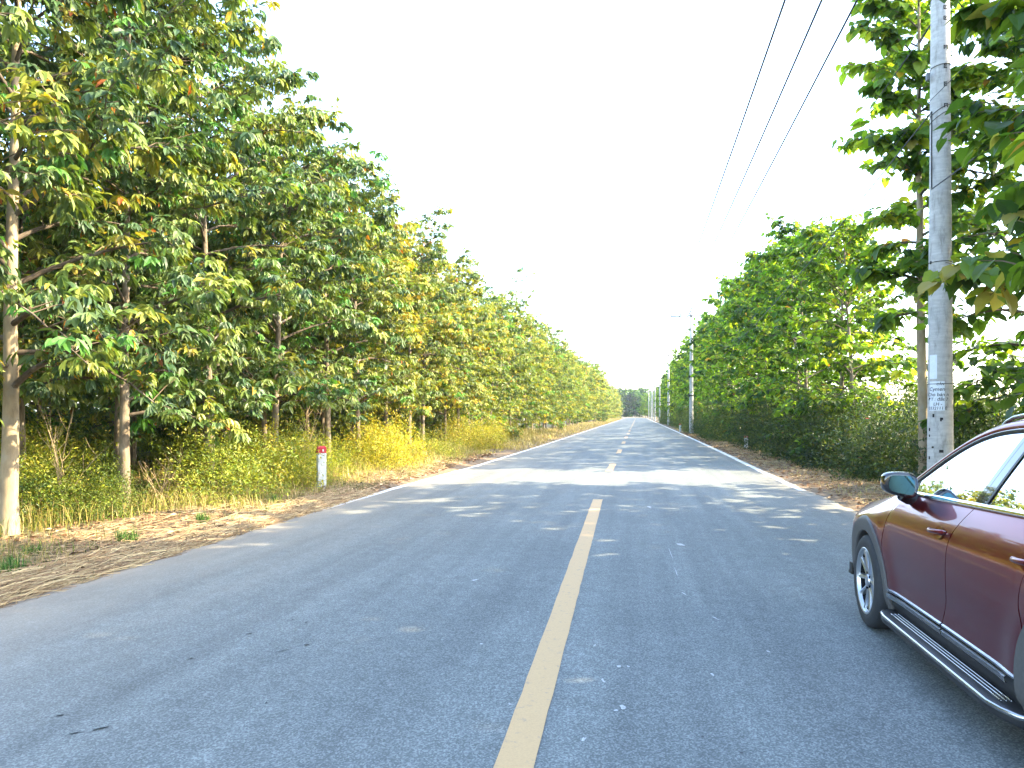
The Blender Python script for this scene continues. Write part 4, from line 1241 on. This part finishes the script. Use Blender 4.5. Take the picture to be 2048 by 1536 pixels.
    for (dx, z) in ((-.004, .268), (.004, .265), (.006, .257), (.005, .247), (-.002, .243)):
        rows.append(np.stack([side * (outx + dx), yb, np.full_like(yb, z)], -1))
    MB().grid(np.stack(rows, 1), side < 0).build('edge_trim', M['chrome'], board, True)
    for f in (.30, .45, .60):
        ys = np.linspace(.72, -.86, 16); x_ = .83 + (.985 - .83) * f
        MB().tube(np.stack([np.full_like(ys, side * x_), ys, np.full_like(ys, .270)], -1), .0052, 6).build('tread_strip', M['chrome'], board, True)
    # greenhouse
wtop = spline([-1.95, -1.75, -1.45, -1.1, -.7, -.3, 0, .33, .62, .95], [1.415, 1.475, 1.54, 1.58, 1.598, 1.590, 1.548, 1.430, 1.278, 1.105])
def G(y, z):
    y = np.asarray(y, float); z = np.asarray(z, float); b = belt(y)
    t_ = (z - b)
    return .797 - .42 * t_ - .16 * t_ * t_ - .03 * np.clip(y, 0, 2) ** 2 - .04 * np.clip(-1.0 - y, 0, 2) ** 2
bsplit = lambda z: split(1.15) + (z - 1.15) * (-.42)
def window(yA, yB, inset_b, inset_t, nu, nv, side, off=0.0):
    u = np.linspace(0, 1, nu)[:, None]; v = np.linspace(0, 1, nv)[None]
    z0 = 1.15 + v * .38
    y = yA(z0) * (1 - u) + yB(z0) * u
    zb = belt(y) + inset_b; zt = np.maximum(wtop(y) - inset_t, zb + .002)
    z = zb + (zt - zb) * v
    return np.stack([side * (G(y, z) + off), y, z], -1)
for side in (-1, 1):
    # painted rail over the windows, from the windscreen foot to the tail
    ys = np.linspace(.98, -1.95, 90)
    zt_ = wtop(ys)
    rows = [np.stack([side * (G(ys, zt_) + dx), ys, zt_ + dz], -1) for dx, dz in ((-.02, .004), (.004, .006), (.006, .022), (-.006, .040), (-.030, .058), (-.062, .068), (-.085, .066))]
    MB().grid(np.stack(rows, 1), side > 0).build('roof_rail_panel', M['paint'], car, True)
    rows = [np.stack([side * (G(ys, zt_) + dx), ys, zt_ + dz], -1) for dx, dz in ((-.012, -.030), (.007, -.027), (.010, -.010), (.009, .004), (-.01, .006))]
    MB().grid(np.stack(rows, 1), side > 0).build('window_seal', M['black_trim'], car, True)
    rows = [np.stack([side * (G(ys, zt_) + dx), ys, zt_ + dz], -1) for dx, dz in ((.006, -.004), (.013, -.001), (.013, .006), (.004, .008))]
    MB().grid(np.stack(rows, 1), side > 0).build('window_moulding', M['chrome'], car, True)
    # belt moulding
    ys = np.linspace(.80, -1.75, 60); zb = belt(ys)
    rows = [np.stack([side * (G(ys, zb) + dx), ys, zb + dz], -1) for dx, dz in ((-.004, .022), (.010, .022), (.016, .012), (.018, .004), (.020, -.004), (.012, -.010), (-.02, -.014))]
    MB().grid(np.stack(rows, 1), side > 0).build('belt_moulding', M['bright_chrome'], car, True)
    fw = window(cst(.70), lambda z: bsplit(z) + .045, .012, .022, 36, 16, side)
    MB().grid(fw, side < 0).build('front_window', M['glass'], car, True)
    fq = window(cst(.90), cst(.70), .012, .0, 10, 8, side, .002)
    MB().grid(fq, side < 0).build('mirror_sail', M['black_trim'], car, True)
    MB().grid(window(lambda z: bsplit(z) + .045, lambda z: bsplit(z) + .002, .006, .012, 6, 12, side, .004), side < 0).build('front_pillar_cover', M['gloss_black'], car, True)
    MB().grid(window(lambda z: bsplit(z) - .002, lambda z: bsplit(z) - .085, .006, .012, 6, 12, side, .004), side < 0).build('rear_pillar_cover', M['gloss_black'], car, True)
    MB().grid(window(lambda z: bsplit(z) - .085, lambda z: bsplit(z) - .110, .006, .012, 4, 12, side, .007), side < 0).build('window_channel', M['black_trim'], car, True)
    MB().grid(window(lambda z: bsplit(z) - .110, cst(-1.22), .012, .022, 36, 16, side), side < 0).build('rear_window', M['glass'], car, True)
    MB().grid(window(cst(-1.22), cst(-1.27), .006, .012, 4, 10, side, .005), side < 0).build('window_channel', M['black_trim'], car, True)
    MB().grid(window(cst(-1.27), cst(-1.72), .012, .022, 16, 10, side), side < 0).build('quarter_window', M['glass'], car, True)
    # tail pillar
    u = np.linspace(-1.72, -2.0, 10); rows = []
    for v in np.linspace(0, 1, 8):
        zz = belt(u) + (wtop(u) - belt(u)) * v
        rows.append(np.stack([side * (G(u, zz) + .004), u - .12 * (1 - v), zz], -1))
    MB().grid(np.stack(rows, 1), side < 0).build('tail_pillar', M['paint'], car, True)
    # shoulder between door top and glass
    ys = np.linspace(.86, -2.2, 60)
    za = ztop(ys)
    rows = [np.stack([side * (Wd(ys, za)), ys, za], -1), np.stack([side * (G(ys, belt(ys)) - .03), ys, belt(ys) + .004], -1)]
    MB().grid(np.stack(rows, 1), side < 0).build('shoulder_seal', M['black_trim'], car)
    # roof bar
    ys = np.linspace(.02, -1.62, 24)
    zr = wtop(ys) + .088 - .05 * np.clip((ys + .12) / .14, 0, 1) ** 2 - .05 * np.clip((-1.5 - ys) / .12, 0, 1) ** 2
    MB().tube(np.stack([side * (G(ys, wtop(ys)) - .055), ys, zr], -1), .012, 8).build('roof_bar', M['chrome'], car, True)
    # door handle with its cup
    hy = np.linspace(.075, -.155, 14); t_ = np.linspace(0, 1, 14)
    ox = .012 + .030 * np.sin(np.pi * t_) ** .6
    hz = .965 + .016 * t_
    for parent_y, nm in ((0, 'front'), (-1.04, 'rear')):
        Pp = np.stack([side * (Wd(hy + parent_y, hz) + ox), hy + parent_y, hz + (.02 if parent_y else 0)], -1)
        V, F = tube(Pp, np.where((t_ > .04) & (t_ < .96), .0135, .009), 10)
        MB().tube(Pp, np.where((t_ > .04) & (t_ < .96), .0145, .009), 10).build('door_handle', M['paint'], car, True)
        a = np.linspace(0, 2 * np.pi, 22, endpoint=False); rows = []
        for k_, off in ((1.0, .0025), (.7, -.001), (.3, -.004), (.02, -.005)):
            yy = parent_y - .035 + .068 * k_ * np.cos(a); zz = .962 + (.02 if parent_y else 0) + .040 * k_ * np.sin(a)
            rows.append(np.stack([side * (Wd(yy, zz) + .0045 + off * .6), yy, zz], -1))
        G_ = np.stack(rows + [], 0); G_ = np.concatenate([G_, G_[:, :1]], 1)
        MB().grid(G_, side > 0).build('handle_cup', M['paint'], car, True)
    # mirror
    mc = np.array([side * .935, .56, 1.200])
    th = np.linspace(-np.pi / 2, np.pi / 2, 18)[:, None]; ph = np.linspace(0, 2 * np.pi, 36)[None]
    sp = lambda v, e: np.sign(v) * np.abs(v) ** e
    ex = .110 * sp(np.cos(th), .55) * sp(np.cos(ph), .62); ez = .084 * sp(np.cos(th), .55) * sp(np.sin(ph), .62)
    ey = .085 * np.sin(th) * np.ones_like(ph)
    taper = 1 - .20 * (ex * side / .110 > 0) * (ex * side / .110)
    ez = ez * (1 - .14 * np.clip(ex * side / .110, -1, 1)) + .012 * np.clip(ex * side / .110, -1, 1)
    ey = np.where(ey < -.045, -.045 + (ey + .045) * .12, ey)
    # skew so the glass looks back and slightly inwards
    mir = thing_child = link('side_mirror', None, car)
    mir.empty_display_size = .1
    MB().grid(np.stack([mc[0] + ex, mc[1] + ey + ex * side * .12, mc[2] + ez], -1)).build('mirror_housing', M['gloss_black'], mir, True)
    a = np.linspace(0, 2 * np.pi, 40, endpoint=False); rows = []
    for k_ in (0.02, .5, .76):
        gx = .104 * k_ * sp(np.cos(a), .5); gz_ = .080 * k_ * sp(np.sin(a), .5)
        gz_ = gz_ * (1 - .14 * gx * side / .104) + .012 * gx * side / .104
        rows.append(np.stack([mc[0] + gx, np.full_like(a, mc[1] - .0555) + gx * side * .12, mc[2] + gz_], -1))
    G_ = np.stack(rows, 0); G_ = np.concatenate([G_, G_[:, :1]], 1)
    MB().grid(G_, True).build('mirror_glass', M['mirror'], mir)
    ys = [.60, .62, .64]
    MB().tube(np.array([[side * .80, .62, 1.09], [side * .86, .60, 1.095], [side * .915, .58, 1.12]]), [.045, .040, .034], 10).build('mirror_arm', M['black_trim'], mir, True)
    # wheels
    for ya, fr in ((YF, 1), (YR, 0)):
        wh = link('wheel', None, car, (side * .80, ya, ZC), (0, 0, R(-2.0 if fr else 0)))
        wh.empty_display_size = .2
        o = side
        tp = [(-.105, .245), (-.115, .262), (-.118, .30), (-.112, .335), (-.098, .353), (-.075, .3615), (-.03, .364), (.03, .364), (.075, .3615), (.098, .353), (.112, .335), (.118, .30), (.115, .262), (.105, .245)]
        MB().lathe([(p * o, r_) for p, r_ in tp], 56, 'x').build('tyre', M['rubber'], wh, True, autosmooth=40)
        tr_ = MB()
        for gx in (-.055, 0, .055):
            tr_.lathe([(gx - .004, .3655), (gx, .3665), (gx + .004, .3655)], 56, 'x')
        ri = MB().lathe([(.112 * o, .262), (.117 * o, .255), (.113 * o, .244), (.098 * o, .238), (.088 * o, .232)], 56, 'x').build('rim', M['alloy'], wh, True, autosmooth=40)
        MB().lathe([(.088 * o, .232), (.06 * o, .228), (-.09 * o, .222)], 56, 'x').build('rim_barrel', M['alloy_dark'], ri, True)
        MB().lathe([(.03 * o, .001), (.03 * o, .225)], 40, 'x').build('brake_backing', M['alloy_dark'], wh)
        MB().lathe([(.045 * o, .05), (.045 * o, .165), (.035 * o, .168)], 40, 'x').build('brake_disc', M['disc'], wh, True, autosmooth=30)
        for k_ in range(5):
            for dv in (-.19, .19):
                a0 = k_ * 2 * math.pi / 5 + .3
                a_in = a0 + dv * .55; a_out = a0 + dv * 1.75
                pin = np.array([math.cos(a_in), math.sin(a_in)]) * .045; pout = np.array([math.cos(a_out), math.sin(a_out)]) * .240
                dr = (pout - pin) / np.linalg.norm(pout - pin); nr = np.array([-dr[1], dr[0]])
                Vs = []
                for (pt, w_, xo, xi) in ((pin, .022, .090, .05), ((pin + pout) / 2, .0175, .093, .06), (pout, .022, .104, .07)):
                    for (wf, xx) in ((-1, xi), (-.75, xo - .006), (0, xo), (.75, xo - .006), (1, xi)):
                        c_ = pt + nr * w_ * wf
                        Vs.append([xx * o, c_[0], c_[1]])
                Vs = np.array(Vs).reshape(3, 5, 3)
                MB().grid(Vs, o < 0).build('spoke', M['alloy'], ri, True, autosmooth=25)
        MB().lathe([(.088 * o, .052), (.099 * o, .046), (.104 * o, .03), (.105 * o, .001)], 24, 'x').build('hub_cap', M['alloy'], wh, True, autosmooth=40)
        for k_ in range(5):
            a0 = k_ * 2 * math.pi / 5
            MB().lathe([(.08 * o, .010), (.096 * o, .010), (.098 * o, .001)], 8, 'x', (0, .062 * math.cos(a0), .062 * math.sin(a0))).build('wheel_nut', M['alloy_dark'], wh)
# roof skin
ys = np.linspace(.10, -1.95, 50)[:, None]; xs = np.linspace(-1, 1, 25)[None]
w_ = G(ys, wtop(ys)) - .080
MB().grid(np.stack([xs * w_, ys + .10 * (1 - xs ** 2) * np.clip((ys + .9) / 1.0, 0, 1) - .0 * xs, wtop(ys) + .0655 + .05 * (1 - np.abs(xs) ** 2.2)], -1), True).build('roof', M['paint'], car, True)
# windscreen
v = np.linspace(0, 1, 24)[:, None]
ye = .97 + (.10 - .97) * v
w_ = G(ye, wtop(ye)) - .075
MB().grid(np.stack([xs * w_, ye + (.26 * (1 - v) + .10 * v) * (1 - xs ** 2), wtop(ye) + .058 + (.045 * v - .03 * (1 - v)) * (1 - xs ** 2)], -1), True).build('windscreen', M['glass'], car, True)
# bonnet
yh = np.linspace(.84, 2.26, 40)[:, None]
wh_ = Wd(yh, ztop(yh)) - .012
edge = 1 - np.abs(xs) ** 3
MB().grid(np.stack([xs * wh_, yh + .12 * (1 - xs ** 2), ztop(yh) + .004 + .075 * edge * np.clip((2.4 - yh) / .8, .2, 1)], -1), False).build('bonnet', M['paint'], car, True)
# front and rear faces
def end_face(yc_, sgn, bulge, zlist, mat, name, flip):
    rows = []
    for z, dy in zlist:
        w0 = float(Wd(np.array(yc_), np.array(min(z, float(ztop(yc_)) - .01))))
        x_ = np.linspace(-1, 1, 21) * w0
        rows.append(np.stack([x_, yc_ + sgn * (dy + bulge * (1 - (x_ / w0) ** 2)), np.full(21, z)], -1))
    return MB().grid(np.stack(rows, 0), flip).build(name, mat, car, True)
end_face(2.25, 1, .16, [(.20, -.06), (.30, 0), (.45, .02), (.60, .01), (.72, -.02)], M['black_trim'], 'front_bumper', False)
end_face(-2.23, -1, .06, [(.20, -.06), (.32, .03), (.55, .05), (.75, .03)], M['clad'], 'rear_bumper', True)
end_face(-2.23, -1, .05, [(.75, .03), (.95, .01), (1.10, -.03), (1.21, -.12)], M['paint'], 'tailgate', True)
vv = np.linspace(0, 1, 8)[:, None]; x2 = np.linspace(-1, 1, 17)[None]
yb_ = -2.12 + .17 * vv; zb_ = 1.20 + .24 * vv; wb_ = .70 - .13 * vv
MB().grid(np.stack([x2 * wb_, yb_ - .05 * (1 - x2 ** 2), zb_ + 0 * x2], -1)).build('rear_screen', M['glass'], car, True)
for side in (-1, 1):
    MB().box((side * .46, 2.26, .70), (.24, .14, .09)).build('headlight', M['lamp_clear'], car, bevel=.03)
    MB().box((side * .66, -2.26, .98), (.34, .10, .12)).build('tail_lamp', M['lamp_red'], car, bevel=.03)
gr = MB()
for k_ in range(6):
    gr.box((0, 2.42, .42 + k_ * .05), (.62, .03, .012))
gr.build('grille', M['bright_chrome'], car)
MB().box((-.80, 1.92, .32), (.16, .10, .03)).box((-.872, 1.90, .36), (.02, .07, .10)).build('bumper_lip', M['black_trim'], car, bevel=.008)
# underbody and cabin
MB().box((0, 0, .33), (1.36, 3.9, .16)).build('underbody', M['interior'], car, bevel=.04)
MB().box((0, -.45, .55), (1.50, 2.7, .30)).build('cabin_floor', M['interior'], car, bevel=.05)
MB().box((0, .86, .92), (1.46, .40, .28)).build('dashboard', M['interior'], car, bevel=.08)
for sx, sy in ((-.38, -.12), (.38, -.12), (-.38, -1.05), (.38, -1.05)):
    s_ = link('seat', None, car, (sx, sy, 0))
    MB().box((0, .10, .72), (.50, .50, .16)).build('cushion', M['seat'], s_, bevel=.05)
    MB().box((0, -.18, 1.02), (.48, .14, .62), Matrix.Rotation(R(14), 3, 'X')).build('seat_back', M['seat'], s_, bevel=.05)
    MB().box((0, -.27, 1.40), (.26, .10, .17), Matrix.Rotation(R(10), 3, 'X')).build('headrest', M['seat'], s_, bevel=.04)
MB().lathe([(-.012, .18), (0, .195), (.012, .18), (0, .165), (-.012, .18)], 28, 'y').build('steering_wheel', M['interior'], car, True, loc=(-.38, .50, 1.02), rot=(R(-22), 0, 0))

# ------------------------------------------------------------------ thin evening haze
haze = MB().box((0, 950, 8.6), (3060, 2560, 20.4)).build('haze', None)
hm = bpy.data.materials.new('haze_air')
hm.use_nodes = True
hm.node_tree.nodes.remove(hm.node_tree.nodes['Principled BSDF'])
pv = hm.node_tree.nodes.new('ShaderNodeVolumePrincipled')
pv.inputs['Density'].default_value = 0.0002
pv.inputs['Color'].default_value = (0.82, 0.90, 1.0, 1.0)
hm.node_tree.links.new(pv.outputs[0], hm.node_tree.nodes['Material Output'].inputs['Volume'])
haze.data.materials.append(hm)
tag(haze, kind='stuff')
